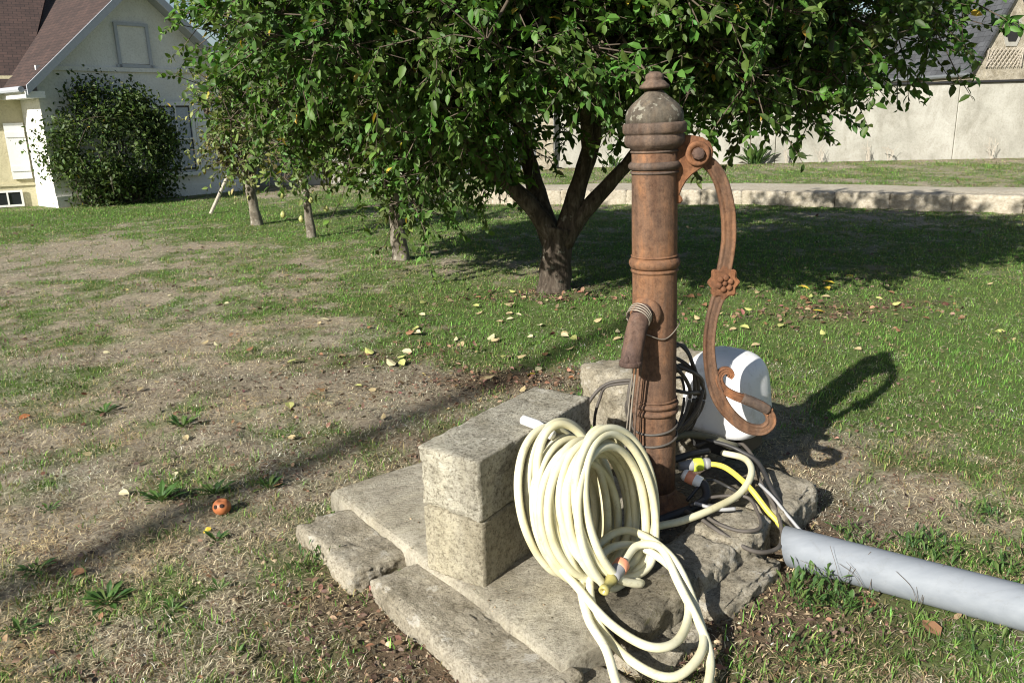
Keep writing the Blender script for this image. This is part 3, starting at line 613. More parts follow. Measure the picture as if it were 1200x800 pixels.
# ------------------------------------------------------------------ white motor hood
hood = empty('motor_cover', (.90, 3.20, .12)); tag(hood, 'white rounded plastic motor cover standing behind the pump handle', 'motor cover')
bm = bmesh.new(); bmesh.ops.create_cube(bm, size=1); bmesh.ops.subdivide_edges(bm, edges=list(bm.edges), cuts=12, use_grid_fill=True)
for v in bm.verts:
    p = v.co*2; n4 = (abs(p.x)**3.4+abs(p.y)**3.4+max(0, p.z)**3.4)**(1/3.4)
    if n4 > 1e-6 and max(abs(p.x), abs(p.y), abs(p.z)) > .999:
        mx = max(abs(p.x), abs(p.y), abs(p.z)); f_ = mx/n4; p = Vector((p.x*f_, p.y*f_, p.z*f_ if p.z > 0 else p.z))
    tz = (p.z+1)/2; k = 1.06-.16*tz**1.5
    v.co = (p.x*.140*k, p.y*.160*k, .12+tz*.315)
bmesh.ops.delete(bm, geom=[f for f in bm.faces if f.normal.z < -.9 and f.calc_center_median().z < .121], context='FACES')
hc = bm_obj('hood_shell', bm, MAT['hood'], hood, True)
so = hc.modifiers.new('thick', 'SOLIDIFY'); so.thickness = .004; so.offset = -1
V_, F_ = [], []
bm = box_bm((0, 0, .075), (.20, .24, .15), .02); mb = bm_obj('motor_body', bm, MAT['black'], hood)
hood.rotation_euler = (0, R(-4), R(42))

# ------------------------------------------------------------------ grey pipe
pp = empty('drain_pipe', (.93, 2.50, 0)); 
p0 = Vector((.925, 2.475, .062)); p1 = Vector((2.35, 1.52, .06)); dv = (p1-p0).normalized()
sd = dv.cross(Vector((0, 0, 1))).normalized(); uv = sd.cross(dv)
PVv = []; PFf = []; NS = 22; NLg = 24; Rp = .0675
for k in range(NLg+1):
    c = p0+dv*(p1-p0).length*k/NLg
    for rr in (Rp, Rp-.004):
        for j in range(NS+1):
            a = R(-62)+R(304)*j/NS; cut = -.02*math.sin(a) if k == 0 else 0
            PVv.append(c+dv*cut+(sd*math.cos(a)+uv*math.sin(a))*rr)
W_ = NS+1
for k in range(NLg):
    for j in range(NS):
        o = k*2*W_; o2 = (k+1)*2*W_
        PFf.append((o+j, o+j+1, o2+j+1, o2+j)); PFf.append((o+W_+j, o2+W_+j, o2+W_+j+1, o+W_+j+1))
    for j in (0, NS): PFf.append((o+j, o2+j, o2+W_+j, o+W_+j))
for k in (0, NLg):
    for j in range(NS): o = k*2*W_; PFf.append((o+j, o+W_+j, o+W_+j+1, o+j+1))
po = mesh_obj('pipe_wall', *rel((PVv, PFf), pp), MAT['pipe'], pp, True)
tag(pp, 'smooth grey pipe lying on the grass with yellow hose entering its end', 'pipe')

# ------------------------------------------------------------------ garden wall, gate
wa = Vector((*WALL_A, 0)); wd = Vector((*WALL_D, 0)); wnn = Vector((*WALL_N, 0))
WH = 1.98; wz = .18
wall = empty('garden_wall', wa); tag(wall, 'long pale rendered garden wall with dark coping behind the upper lawn', 'wall')
joints = [0, 2.0, 4.9, 5.33, 9.48, 12.4, 15.5, 19, 23, 28]
joints = [0, 2.05, 5.3, 9.45, 12.5, 16, 20, 25, 31]
for k, (s0, s1) in enumerate(zip(joints[:-1], joints[1:])):
    VF = box_vf(wa+wd*(s0+.008)+wnn*.0+Vector((0, 0, wz-.3)), wd*(s1-s0-.016), -wnn*.22, Vector((0, 0, WH-wz+.3)))
    bm = bmesh.new(); vs_ = [bm.verts.new(v-wa) for v in VF[0]]; [bm.faces.new([vs_[j] for j in f]) for f in VF[1]]
    bmesh.ops.bevel(bm, geom=list(bm.edges), offset=.012, segments=1, affect='EDGES'); bm_obj('wall_panel', bm, MAT['wall'], wall)
    VF = box_vf(wa+wd*(s0)-wnn*.28+wnn*.34+Vector((0, 0, WH+.002)), wd*(s1-s0-.004), -wnn*.36, Vector((0, 0, .045)))
    mesh_obj('coping', [v-wa for v in VF[0]], VF[1], MAT['slate'], wall)
VF = box_vf(wa+wd*.02-wnn*.03+Vector((0, 0, wz-.2)), wd*30.9, -wnn*.15, Vector((0, 0, WH-wz+.15))); mesh_obj('wall_core', [v-wa for v in VF[0]], VF[1], MAT['stone_dark'], wall)
VF = box_vf(wa+wd*.05+wnn*.04+Vector((0, 0, 0)), wd*2.0, -wnn*.1, Vector((0, 0, .43))); mesh_obj('plinth', [v-wa for v in VF[0]], VF[1], MAT['wall'], wall)
gp_ = empty('gate_pillar', wa-wd*.22); tag(gp_, 'square grey rendered gate pillar at the end of the garden wall', 'pillar')
bm = box_bm((0, 0, 1.05), (.42, .42, 2.1), .015); bm_obj('shaft', bm, MAT['stone'], gp_)
bm = box_bm((0, 0, 2.14), (.54, .54, .09), .02); bm_obj('cap', bm, MAT['stone'], gp_)
gt = empty('garden_gate', wa-wd*1.9); tag(gt, 'dark grey boarded gate beside the gate pillar under the apple tree', 'gate')
for k in range(10):
    bm = box_bm((-1.3+k*.29, 0, 1.02), (.278, .035, 1.72), .006); bm_obj('board', bm, MAT['gate'], gt)
for z in (.45, 1.6): bm_obj('rail', box_bm((0, .04, z), (2.88, .04, .10), .004), MAT['gate'], gt)
for x in (-1.47, 1.46): bm_obj('hinge_post', box_bm((x, .02, 1.02), (.06, .06, 1.9), .004), MAT['gate'], gt)
# wall beyond the gate, hidden mostly by trees
wl2 = empty('garden_wall', wa-wd*3.6); tag(wl2, 'far stretch of garden wall beyond the gate, behind the fruit trees', 'wall')
bm = box_bm((-5, .1, .95), (10, .22, 2.0), .01); bm_obj('wall_panel', bm, MAT['wall'], wl2)
bm = box_bm((-5, .1, 1.98), (10.1, .34, .05), .005); bm_obj('coping', bm, MAT['slate'], wl2)

def quad_uv(name, P, mat, parent, off):
    """planar polygon with UV in metres (u along first edge)"""
    P = [Vector(p) for p in P]; o = mesh_obj(name, [p-off for p in P], [tuple(range(len(P)))], mat, parent)
    u = (P[1]-P[0]).normalized(); n = u.cross(P[-1]-P[0]).normalized(); v = n.cross(u)
    uvl = o.data.uv_layers.new(name='UVMap')
    for l in o.data.loops: p = P[l.vertex_index]-P[0]; uvl.data[l.index].uv = (p.dot(u), p.dot(v))
    s_ = o.modifiers.new('thick', 'SOLIDIFY'); s_.thickness = .07; s_.offset = -1; return o
# slate-roofed building past the wall
sb = empty('slate_roof_house', (13.3, 23.8, .2)); tag(sb, 'slate roofed outbuilding with small gable opening rising behind the garden wall', 'building')
O = Vector((13.2, 24.0, 0)); gd = Vector((.985, .17, 0)); ed_ = Vector((-.17, .985, 0))
def sp3(s, t, z): return O+gd*s+ed_*t+Vector((0, 0, z))
off = sb.location
for nm, P in (('gable_wall', [sp3(.06, 0, 0), sp3(2.3, 0, 0), sp3(2.3, 0, 2.4), sp3(1.15, 0, 4.55), sp3(.06, 0, 2.4)]),):
    o = mesh_obj(nm, [p-off for p in P], [tuple(range(5))], MAT['stone'], sb); s_ = o.modifiers.new('thick', 'SOLIDIFY'); s_.thickness = .2; s_.offset = -1
for s_side, P in ((0, [sp3(.06, .2, 0), sp3(.06, 13, 0), sp3(.06, 13, 2.4), sp3(.06, .2, 2.4)]), (1, [sp3(2.3, .2, 0), sp3(2.3, 13, 0), sp3(2.3, 13, 2.4), sp3(2.3, .2, 2.4)])):
    o = mesh_obj('side_wall', [p-off for p in P], [(0, 1, 2, 3)], MAT['stone'], sb)
quad_uv('roof', [sp3(-.15, 13, 2.35), sp3(-.15, -.12, 2.35), sp3(1.15, -.12, 4.75), sp3(1.15, 13, 4.75)], MAT['slate'], sb, off)
quad_uv('roof', [sp3(2.45, -.12, 2.35), sp3(2.45, 13, 2.35), sp3(1.15, 13, 4.75), sp3(1.15, -.12, 4.75)], MAT['slate'], sb, off)
V1, F1 = tube([sp3(-.2, -.1, 2.30), sp3(-.2, 13, 2.30)], .06, 8); mesh_obj('gutter', [v-off for v in V1], F1, MAT['gate'], sb)
hexp = [sp3(1.12+.23*math.cos(a), -.03, 3.45+.32*math.sin(a)) for a in np.linspace(0, 2*math.pi, 7)[:-1]]
o = mesh_obj('opening_surround', [p-off for p in [sp3(1.12+.34*math.cos(a), -.02, 3.45+.46*math.sin(a)) for a in np.linspace(0, 2*math.pi, 7)[:-1]]], [tuple(range(6))], MAT['wall'], sb); s_ = o.modifiers.new('t', 'SOLIDIFY'); s_.thickness = .04
o = mesh_obj('opening', [p-off for p in hexp], [tuple(range(6))], MAT['darkvoid'], sb); s_ = o.modifiers.new('t', 'SOLIDIFY'); s_.thickness = .06
lat = []
for k in range(-6, 14):
    for sg in (1, -1):
        x0 = .35+k*.13; P = []
        for j in range(2):
            z = 2.5+j*.5; x = x0+sg*j*.36-(.18*sg)
            P.append(sp3(max(.35, min(1.5, x)), -.05-(.012 if sg > 0 else 0), z))
        lat.append(tube(P, .009, 4))
V1, F1 = join(lat); lo = mesh_obj('lattice', [v-off for v in V1], F1, MAT['timber'], sb)
# pale house seen through the crown beyond the gate
ph = empty('far_house', (-.5, 30, 0)); tag(ph, 'pale rendered house glimpsed through the apple branches beyond the gate', 'house')
bm = box_bm((0, 3, 2.0), (7, 6, 4.4), 0); bm_obj('wall', bm, MAT['white'], ph)
mesh_obj('roof', [(-3.8, -.3, 4.15), (3.8, -.3, 4.15), (3.8, 6.3, 4.15), (-3.8, 6.3, 4.15), (-3.8, 3, 6.8), (3.8, 3, 6.8)], [(0, 1, 5, 4), (2, 3, 4, 5), (0, 4, 3), (1, 2, 5), (3, 2, 1, 0)], MAT['slate'], ph)
for x in (-2, .6, 2.2):
    w_ = bm_obj('window', box_bm((x, -.01, 2.3), (.9, .08, 1.2), .01), MAT['glass'], ph); bm_obj('frame', box_bm((x, -.055, 2.3), (.06, .05, 1.2), .005), MAT['white'], w_)

# ------------------------------------------------------------------ cream house
HA = Vector((-8.78, 15.98, 0)); az = R(40); hd = Vector((math.sin(az), math.cos(az), 0)); hn = Vector((hd.y, -hd.x, 0))
def hpt(s_, t, z): return HA+hd*s_+hn*t+Vector((0, 0, z))
house = empty('gable_house', HA); tag(house, 'cream rendered gable house with brown tiled roof and white shutters', 'house')
def hq(name, P, mat, parent=house, thick=0):
    o = mesh_obj(name, [Vector(p)-HA for p in P], [tuple(range(len(P)))], MAT[mat], parent)
    if thick: s_ = o.modifiers.new('t', 'SOLIDIFY'); s_.thickness = thick; s_.offset = -1
    return o
def hbox(name, s0, s1, t0, t1, z0, z1, mat, parent=house):
    VF = box_vf(hpt(s0, t0, z0), hd*(s1-s0), hn*(t1-t0), Vector((0, 0, z1-z0))); return mesh_obj(name, [v-HA for v in VF[0]], VF[1], MAT[mat], parent)
AP = 2.07; GW = 4.14; EZ = 2.42; RZ = 4.24
hq('gable_wall', [hpt(0, 0, -.2), hpt(GW, 0, -.2), hpt(GW, 0, EZ), hpt(AP, 0, RZ), hpt(0, 0, EZ)], 'house', thick=.25)
hq('side_wall', [hpt(0, -9, -.2), hpt(0, -.25, -.2), hpt(0, -.25, EZ), hpt(0, -9, EZ)], 'house', thick=.2)
hq('side_wall', [hpt(GW, -.25, -.2), hpt(GW, -9, -.2), hpt(GW, -9, EZ), hpt(GW, -.25, EZ)], 'house', thick=.2)
sl = (RZ-EZ)/AP
def roofq(P): return quad_uv('roof', P, MAT['tile'], house, HA)
ov = .32; up_ = .12
roofq([hpt(-ov, -9, EZ-ov*sl+up_), hpt(-ov, .35, EZ-ov*sl+up_), hpt(AP, .35, RZ+up_), hpt(AP, -9, RZ+up_)])
roofq([hpt(GW+ov, .35, EZ-ov*sl+up_), hpt(GW+ov, -9, EZ-ov*sl+up_), hpt(AP, -9, RZ+up_), hpt(AP, .35, RZ+up_)])
# verge boards
for s0, s1 in ((-ov, AP), (GW+ov, AP)):
    z0 = EZ-ov*sl+up_
    P0_ = hpt(s0, .36, z0-.16); P1_ = hpt(s1, .36, RZ+up_-.16)
    VF = box_vf(P0_, P1_-P0_, hn*.03, Vector((0, 0, .17))); mesh_obj('verge_board', [v-HA for v in VF[0]], VF[1], MAT['soffit'], house)
hq('soffit', [hpt(-ov, .34, EZ-ov*sl+.0), hpt(AP, .34, RZ+.0), hpt(AP, 0.005, RZ+.0), hpt(-ov, 0.005, EZ-ov*sl+.0)], 'soffit')
hq('soffit', [hpt(GW+ov, .34, EZ-ov*sl+.0), hpt(AP, .34, RZ+.0), hpt(AP, 0.005, RZ+.0), hpt(GW+ov, 0.005, EZ-ov*sl+.0)], 'soffit')
hbox('boxed_eave', -ov-.02, -.005, -2.0, .33, EZ-ov*sl-.09, EZ-ov*sl+.03, 'white')
V1, F1 = tube([hpt(-ov-.07, .3, EZ-ov*sl+.06), hpt(-ov-.07, -9, EZ-ov*sl+.06)], .055, 8); mesh_obj('gutter', [Vector(v)-HA for v in V1], F1, MAT['soffit'], house)
hbox('string_course', 0.02, GW, .002, .05, 2.56, 2.64, 'house')
# blind attic window
fr = hbox('attic_panel', 1.66, 2.24, .003, .02, 2.72, 3.44, 'house')
for s0, s1, z0, z1 in ((1.60, 1.66, 2.64, 3.50), (2.24, 2.30, 2.64, 3.50), (1.66, 2.24, 3.44, 3.50), (1.56, 2.34, 2.642, 2.70)): hbox('attic_frame', s0, s1, .003, .055, z0, z1, 'soffit')
# ground-floor window
wdw = hbox('window', 2.28, 3.0, .003, .03, .56, 1.92, 'glass')
hbox('curtain', 2.32, 2.96, .031, .034, .60, 1.86, 'curtain', wdw)
for s0, s1, z0, z1 in ((2.22, 2.30, .52, 1.98), (2.98, 3.06, .52, 1.98), (2.30, 2.98, 1.9, 1.98), (2.62, 2.66, .56, 1.9), (2.30, 2.98, 1.2, 1.23)): hbox('frame', s0, s1, .035, .07, z0, z1, 'white', wdw)
hbox('sill', 2.18, 3.10, .003, .13, .44, .515, 'white', wdw)
for s0, s1 in ((3.08, 3.62), (1.68, 2.2)):
    sh = hbox('shutter', s0, s1, .02, .055, .54, 1.96, 'white')
    for k in range(5): hbox('shutter_slat', s0+.05, s1-.05, .056, .068, .68+k*.25, .80+k*.25, 'white', sh)
hbox('base_course', .0, GW, .002, .04, -.1, .22, 'house')
# wing
WC = hpt(0, -.9, 0); wd_ = Vector((-.89, -.46, 0)).normalized(); wn_ = Vector((-wd_.y, wd_.x, 0))
if wn_.y > 0: wn_ = -wn_
wing = house
def wbox(name, s0, s1, t0, t1, z0, z1, mat, parent=house):
    VF = box_vf(WC+wd_*s0+wn_*t0+Vector((0, 0, z0)), wd_*(s1-s0), wn_*(t1-t0), Vector((0, 0, z1-z0))); return mesh_obj(name, [v-HA for v in VF[0]], VF[1], MAT[mat], parent)
wbox('wing_wall', -.3, 7, -.2, 0, -.2, 2.5, 'wing')
w2 = lambda s_, t, z: WC+wd_*s_+wn_*t+Vector((0, 0, z))
quad_uv('roof', [w2(7.3, .35, 2.2), w2(-.1, .35, 2.2), w2(-1.0, -4, 5.2), w2(7.3, -4, 5.2)], MAT['tile'], house, HA)
V1, F1 = tube([w2(-.05, .40, 2.2), w2(7.3, .40, 2.2)], .055, 8); mesh_obj('gutter', [Vector(v)-HA for v in V1], F1, MAT['soffit'], house)
sh = wbox('shutter', .02, .36, .02, .06, .55, 1.62, 'white')
for k in range(2): wbox('shutter_rail', .03, .35, .061, .075, .7+k*.65, .8+k*.65, 'white', sh)
bw = wbox('basement_window', .28, .95, .004, .03, .06, .30, 'glass')
for s0, s1, z0, z1 in ((.24, .28, .02, .34), (.95, .99, .02, .34), (.28, .95, .30, .34), (.28, .95, .02, .06), (.49, .52, .06, .3), (.71, .74, .06, .3)): wbox('frame', s0, s1, .031, .05, z0, z1, 'white', bw)
wbox('string_course', .0, 7, .003, .03, .42, .47, 'wing')

# ------------------------------------------------------------------ leaves and trees
LT = np.array([[0, 0, 0], [.28, .40, .07], [.28, 0, 0], [.28, -.40, .07], [.66, .36, .03], [.66, 0, -.05], [.66, -.36, .03], [1, 0, -.16]])
LF_T = [(0, 2, 1), (0, 3, 2), (4, 5, 7), (5, 6, 7)]; LF_Q = [(1, 2, 5, 4), (2, 3, 6, 5)]
LL = [i_ for f in LF_T+LF_Q for i_ in f]; LS = [3]*4+[4]*2
def leaf_frames(D, N):
    D = D/np.linalg.norm(D, axis=1, keepdims=True); S = np.cross(N, D); S /= np.linalg.norm(S, axis=1, keepdims=True)+1e-9; U = np.cross(D, S); return D, S, U
def leaves_mesh(name, P, D, N, Ln, Wd, cols, mat, parent=None):
    D, S, U = leaf_frames(D, N); n = len(P); T = LT
    V = P[:, None, :] + D[:, None, :]*(T[None, :, 0:1]*Ln[:, None, None]) + S[:, None, :]*(T[None, :, 1:2]*Wd[:, None, None]) + U[:, None, :]*(T[None, :, 2:3]*Ln[:, None, None])
    loops = (np.arange(n)[:, None]*8+np.array(LL)[None, :]).ravel(); sizes = np.tile(LS, n)
    return np_mesh(name, V.reshape(-1, 3), loops, sizes, mat, parent, False, np.repeat(cols, 8, axis=0))
def in_view(P, mx=.74, my=.52):
    v = P-np.array([0, 0, CAM_H]); k = v@np.array(fw); x = v@np.array(rt2)/k; y = v@np.array(up2)/k
    return (k > .3) & (np.abs(x) < mx*.9) & (np.abs(y) < my*.86), k
def rand_unit(n): v = rng.normal(size=(n, 3)); return v/np.linalg.norm(v, axis=1, keepdims=True)
def leaf_cols(n, base, var=.35, yellow=.005):
    b = np.array(base)[None, :]*np.exp(rng.normal(size=(n, 1))*var) ; b = b*(1+rng.normal(size=(n, 3))*.08)
    k = rng.random(n) < yellow; b[k] = np.array((.45, .33, .05))*(.7+.5*rng.random((k.sum(), 1))); return np.clip(b, .004, .9)
def grow_crown(ells, ncl, ntw, nlf, sig, twl, leafL, base, shell=.45, droop=.25, squash=None, skip=None):
    w = np.array([e[1][0]*e[1][1]+e[1][0]*e[1][2]+e[1][1]*e[1][2] for e in ells]); w = w/w.sum()
    C = []; Cn = []
    while len(C) < ncl:
        e = ells[rng.choice(len(ells), p=w)]; d_ = rand_unit(1)[0]; rr = 1-(shell*rng.random()**1.3)
        lump = .86+.28*mno.noise(Vector(d_*2.2)+Vector(e[0]))
        p = np.array(e[0])+d_*np.array(e[1])*rr*lump
        if skip is not None and skip(p): continue
        if p[2] < .3: continue
        C.append(p); g_ = d_/np.array(e[1]); Cn.append(g_/np.linalg.norm(g_))
    C = np.array(C); Cn = np.array(Cn)
    n = ncl*ntw; ci = np.repeat(np.arange(ncl), ntw)
    B = C[ci]+rng.normal(size=(n, 3))*sig*np.array([1, 1, .8])
    TD = Cn[ci]*.75+rand_unit(n)*.8+np.array([0, 0, .35]); TD /= np.linalg.norm(TD, axis=1, keepdims=True)
    TL = twl*(.6+.8*rng.random(n))
    # leaves on the twigs
    t = (np.arange(nlf)+.5)/nlf; m_ = n*nlf; ti = np.repeat(np.arange(n), nlf); tt = np.tile(t, n)+rng.normal(size=m_)*.03
    P = B[ti]+TD[ti]*(TL[ti]*tt)[:, None]; P[:, 2] -= droop*TL[ti]*tt**2
    ph = np.tile(np.arange(nlf)*2.4, n)+np.repeat(rng.random(n)*6.28, nlf)
    a = np.cross(TD, np.array([0, 0, 1.])+rng.normal(size=(n, 3))*.05); a /= np.linalg.norm(a, axis=1, keepdims=True); b = np.cross(TD, a)
    rad = a[ti]*np.cos(ph)[:, None]+b[ti]*np.sin(ph)[:, None]
    D = TD[ti]*.55+rad*.8+np.array([0, 0, -.35])+rng.normal(size=(m_, 3))*.35
    N = np.array([-.25, -.3, .75])+rng.normal(size=(m_, 3))*.55
    Ln = leafL*(.55+.8*rng.random(m_)); Wd = Ln*(.50+.16*rng.random(m_))
    cl = leaf_cols(ncl, base, .16, 0)
    cols = leaf_cols(m_, base, .28)*(cl[ci]/np.array(base))[ti]
    return dict(C=C, B=B, TD=TD, TL=TL, droop=droop, P=P, D=D, N=N, L=Ln, W=Wd, cols=np.clip(cols, .005, .8), ci=ci)
def bark_tube(P, R_, sides=12, n=6, seed=0):
    C = catmull(P, n); W = []
    for k in range(len(R_)-1): W += [R_[k]+(R_[k+1]-R_[k])*j/n for j in range(n)]
    W.append(R_[-1]); V1, F1 = tube(C, W, sides)
    return [Vector(v)+Vector((mno.noise(Vector(v)*6), mno.noise(Vector(v)*6+Vector((4, 4, 0))), 0))*.12*W[min(len(W)-1, i_//sides)]*2 for i_, v in enumerate(V1)], F1
LEAF_TMPL = {}
def leaf_template(key, col):
    if key in LEAF_TMPL: return LEAF_TMPL[key]
    me = bpy.data.meshes.new('leaf'); me.from_pydata([tuple(v*np.array([1, .58, 1])) for v in LT], [], LF_T+LF_Q)
    a = me.color_attributes.new('tint', 'FLOAT_COLOR', 'POINT')
    for d_ in a.data: d_.color = (*col, 1)
    me.materials.append(MAT['leaf']); LEAF_TMPL[key] = me; return me
def frame_mat(p, D, S, U, L):
    return Matrix(((D[0]*L, S[0]*L, U[0]*L, p[0]), (D[1]*L, S[1]*L, U[1]*L, p[1]), (D[2]*L, S[2]*L, U[2]*L, p[2]), (0, 0, 0, 1)))
def build_tree(name, label, base, limbs, crown, group=None, nleafobj=290, twigs=True, bark='bark'):
    t_ = empty(name, base); tag(t_, label, 'tree', group); bo = Vector(base)
    V1, F1 = bark_tube(*limbs[0], 16); mesh_obj('trunk', [v-bo for v in V1], F1, MAT[bark], t_, True)
    LP = []
    for k, lm in enumerate(limbs[1:]):
        V1, F1 = bark_tube(lm[0], lm[1], 10); mesh_obj('limb', [v-bo for v in V1], F1, MAT[bark], t_, True); LP += [np.array(p) for p in catmull(lm[0], 6)[4:]]
    c = crown; P, D, N = c['P'], c['D'], c['N']
    if not LP: LP = [np.array(p) for p in catmull(limbs[0][0], 6)[-3:]]
    LP = np.array(LP)
    parts = []
    for cp in c['C']:
        i_ = np.argmin(((LP-cp)**2).sum(1)+1.2*np.maximum(0, LP[:, 2]-cp[2])**2); p0_ = LP[i_]; mid = (p0_+cp)/2+rng.normal(size=3)*.06+np.array([0, 0, .08])
        parts.append(tube(catmull([p0_, mid, cp], 4), list(np.linspace(.022, .008, 9)), 5, False))
    if twigs:
        for b_, ci_, td, tl in zip(c['B'], c['ci'], c['TD'], c['TL']):
            parts.append(tube([c['C'][ci_], b_+td*tl*.3-np.array([0, 0, c['droop']*tl*.1]), b_+td*tl-np.array([0, 0, c['droop']*tl])], [.006, .0042, .002], 3, False))
    V1, F1 = join(parts); bro = mesh_obj('branches', [Vector(v)-bo for v in V1], F1, MAT['twig'], t_, True); bro['kind'] = 'stuff'
    sel = np.zeros(len(P), bool)
    if nleafobj:
        iv, k = in_view(P); sc = np.where(iv, c['L']/k*(1+.15*rng.random(len(P))), 0); idx = np.argsort(-sc)[:nleafobj]; sel[idx] = True
        Df, Sf, Uf = leaf_frames(D, N)
        q = np.argsort(c['cols'][idx, 1]); 
        for r_, ii in enumerate(idx[q]):
            key = (name, r_*6//len(idx)); me = leaf_template(key, c['cols'][idx[q][min(len(idx)-1, (r_*6//len(idx))*len(idx)//6+len(idx)//12)]])
            o = bpy.data.objects.new('leaf', me); COL.objects.link(o); o.parent = t_
            o.matrix_basis = frame_mat(P[ii]-np.array(base), Df[ii], Sf[ii], Uf[ii], float(c['L'][ii]))
    r_ = ~sel
    fo = leaves_mesh('foliage', P[r_]-np.array(base), D[r_], N[r_], c['L'][r_], c['W'][r_], c['cols'][r_], MAT['leaf'], t_); fo['kind'] = 'stuff'
    return t_
GREEN = (.055, .110, .020)
# main apple tree
def skip_main(p):
    # opening under the crown where the wall shows between the limbs
    if .15 < p[0] < 1.15 and p[2] < 1.6 and p[1] > 4.8: return True
    return p[0] > 3.35 or (p[0] > 1.1 and p[2] < 1.38+.36*max(0, p[0]-1.6)) or (p[0] < -.3 and p[2] < 1.15)
cr = grow_crown([((.85, 6.7, 2.75), (2.75, 2.3, 1.75)), ((-.15, 6.3, 1.75), (.95, 1.2, .7)), ((2.2, 6.4, 2.3), (1.3, 1.3, .85)), ((.4, 5.7, 2.1), (1.4, 1.2, .75)), ((1.5, 6.0, 1.9), (1.3, 1.0, .6)), ((.6, 4.95, 3.1), (2.0, .9, .85)), ((-1.0, 5.65, 2.2), (.85, .8, .62)), ((-.3, 5.4, 2.3), (.8, .7, .6))], 860, 7, 14, .15, .26, .071, GREEN, shell=.5, skip=skip_main)
build_tree('apple_tree', 'large apple tree with low forked trunk just behind the rusty pump', (.39, 7.08, 0),
    [([(.39, 7.08, -.1), (.39, 7.08, .05), (.40, 7.07, .25), (.42, 7.08, .45), (.44, 7.08, .56)], [.175, .145, .125, .125, .135]),
     ([(.42, 7.08, .40), (.27, 7.05, .66), (.03, 7.0, .93), (-.30, 6.9, 1.25), (-.8, 6.6, 1.8), (-1.2, 6.4, 2.5)], [.095, .08, .068, .058, .042, .02]),
     ([(.38, 7.1, .42), (.28, 7.2, .75), (.18, 7.4, 1.15), (.0, 7.8, 1.9), (-.2, 8.3, 2.8)], [.10, .08, .07, .05, .02]),
     ([(.45, 7.08, .42), (.55, 7.08, .72), (.68, 7.1, 1.12), (.80, 7.12, 1.5), (1.1, 7.2, 2.2), (1.3, 7.2, 3.2)], [.10, .085, .074, .066, .048, .02]),
     ([(.46, 7.06, .42), (.68, 7.04, .72), (.95, 7.0, 1.02), (1.3, 6.95, 1.4), (1.9, 6.8, 1.9), (2.7, 6.7, 2.4)], [.09, .070, .058, .048, .036, .02]),
     ([(.7, 7.1, 1.15), (.6, 6.6, 1.7), (.4, 6.0, 2.2), (.3, 5.4, 2.6)], [.06, .05, .035, .015])], cr)
# second apple tree in the row
cr = grow_crown([((-1.35, 8.4, 2.35), (1.45, 1.6, 1.7)), ((-1.0, 7.7, 1.2), (.6, .7, .62)), ((-1.95, 7.9, 1.9), (.75, .9, .75)), ((-.6, 7.6, 1.8), (.8, .8, .8)), ((-1.7, 7.5, 2.3), (.9, .8, .8)), ((-2.3, 8.3, 2.75), (.75, .8, .8)), ((-.4, 7.7, 1.15), (.45, .5, .4))], 490, 7, 14, .145, .27, .071, (.070, .126, .026))
build_tree('apple_tree', 'apple tree with drooping crown and pale whitish trunk, second in the row', (-1.2, 8.88, 0),
    [([(-1.2, 8.88, -.1), (-1.2, 8.88, .05), (-1.22, 8.87, .4), (-1.25, 8.85, .8), (-1.3, 8.8, 1.1)], [.125, .095, .08, .078, .075]),
     ([(-1.28, 8.82, .95), (-1.7, 8.6, 1.5), (-2.2, 8.3, 2.2)], [.06, .045, .02]), ([(-1.28, 8.82, .95), (-1.0, 8.4, 1.5), (-.7, 8.0, 2.1)], [.06, .045, .02]), ([(-1.28, 8.82, 1.0), (-1.4, 8.7, 1.9), (-1.5, 8.5, 2.9)], [.06, .045, .02]), ([(-1.28, 8.8, .95), (-1.2, 8.3, 1.2), (-1.0, 7.8, 1.5)], [.05, .035, .02])], cr, bark='bark_pale')
# two small fruit trees further along the row
PALE = (.115, .135, .045)
cr = grow_crown([((-2.7, 10.9, 1.55), (.85, .85, .75)), ((-2.75, 10.6, .95), (.6, .5, .38))], 46, 5, 9, .14, .28, .085, PALE, shell=.7)
build_tree('pear_tree', 'small fruit tree with sparse yellowing leaves and pale hanging fruit', (-2.67, 10.92, 0),
    [([(-2.67, 10.92, -.1), (-2.66, 10.92, .1), (-2.68, 10.9, .5), (-2.72, 10.9, 1.0)], [.085, .06, .05, .045]), ([(-2.7, 10.9, .85), (-3.0, 10.8, 1.3), (-3.2, 10.7, 1.8)], [.035, .025, .012]), ([(-2.7, 10.9, .9), (-2.5, 10.9, 1.4), (-2.3, 10.8, 1.9)], [.035, .025, .012])], cr, nleafobj=60, bark='bark_pale')
cr = grow_crown([((-3.85, 12.5, 1.55), (.85, .8, .85)), ((-3.9, 12.3, 1.1), (.6, .5, .4))], 70, 6, 9, .14, .3, .075, (.15, .175, .06), shell=.7)
build_tree('pear_tree', 'small fruit tree with fine pale foliage beside the leaning stake', (-3.87, 12.51, 0),
    [([(-3.87, 12.51, -.1), (-3.87, 12.51, .08), (-3.9, 12.5, .4), (-3.93, 12.5, .7)], [.12, .085, .072, .07]), ([(-3.92, 12.5, .6), (-4.2, 12.4, 1.0), (-4.4, 12.4, 1.6)], [.05, .03, .012]), ([(-3.92, 12.5, .6), (-3.7, 12.5, 1.1), (-3.5, 12.4, 1.8)], [.05, .03, .012]), ([(-3.92, 12.5, .65), (-3.95, 12.4, 1.2), (-4.0, 12.3, 2.0)], [.05, .03, .012])], cr, nleafobj=0, bark='bark_pale')
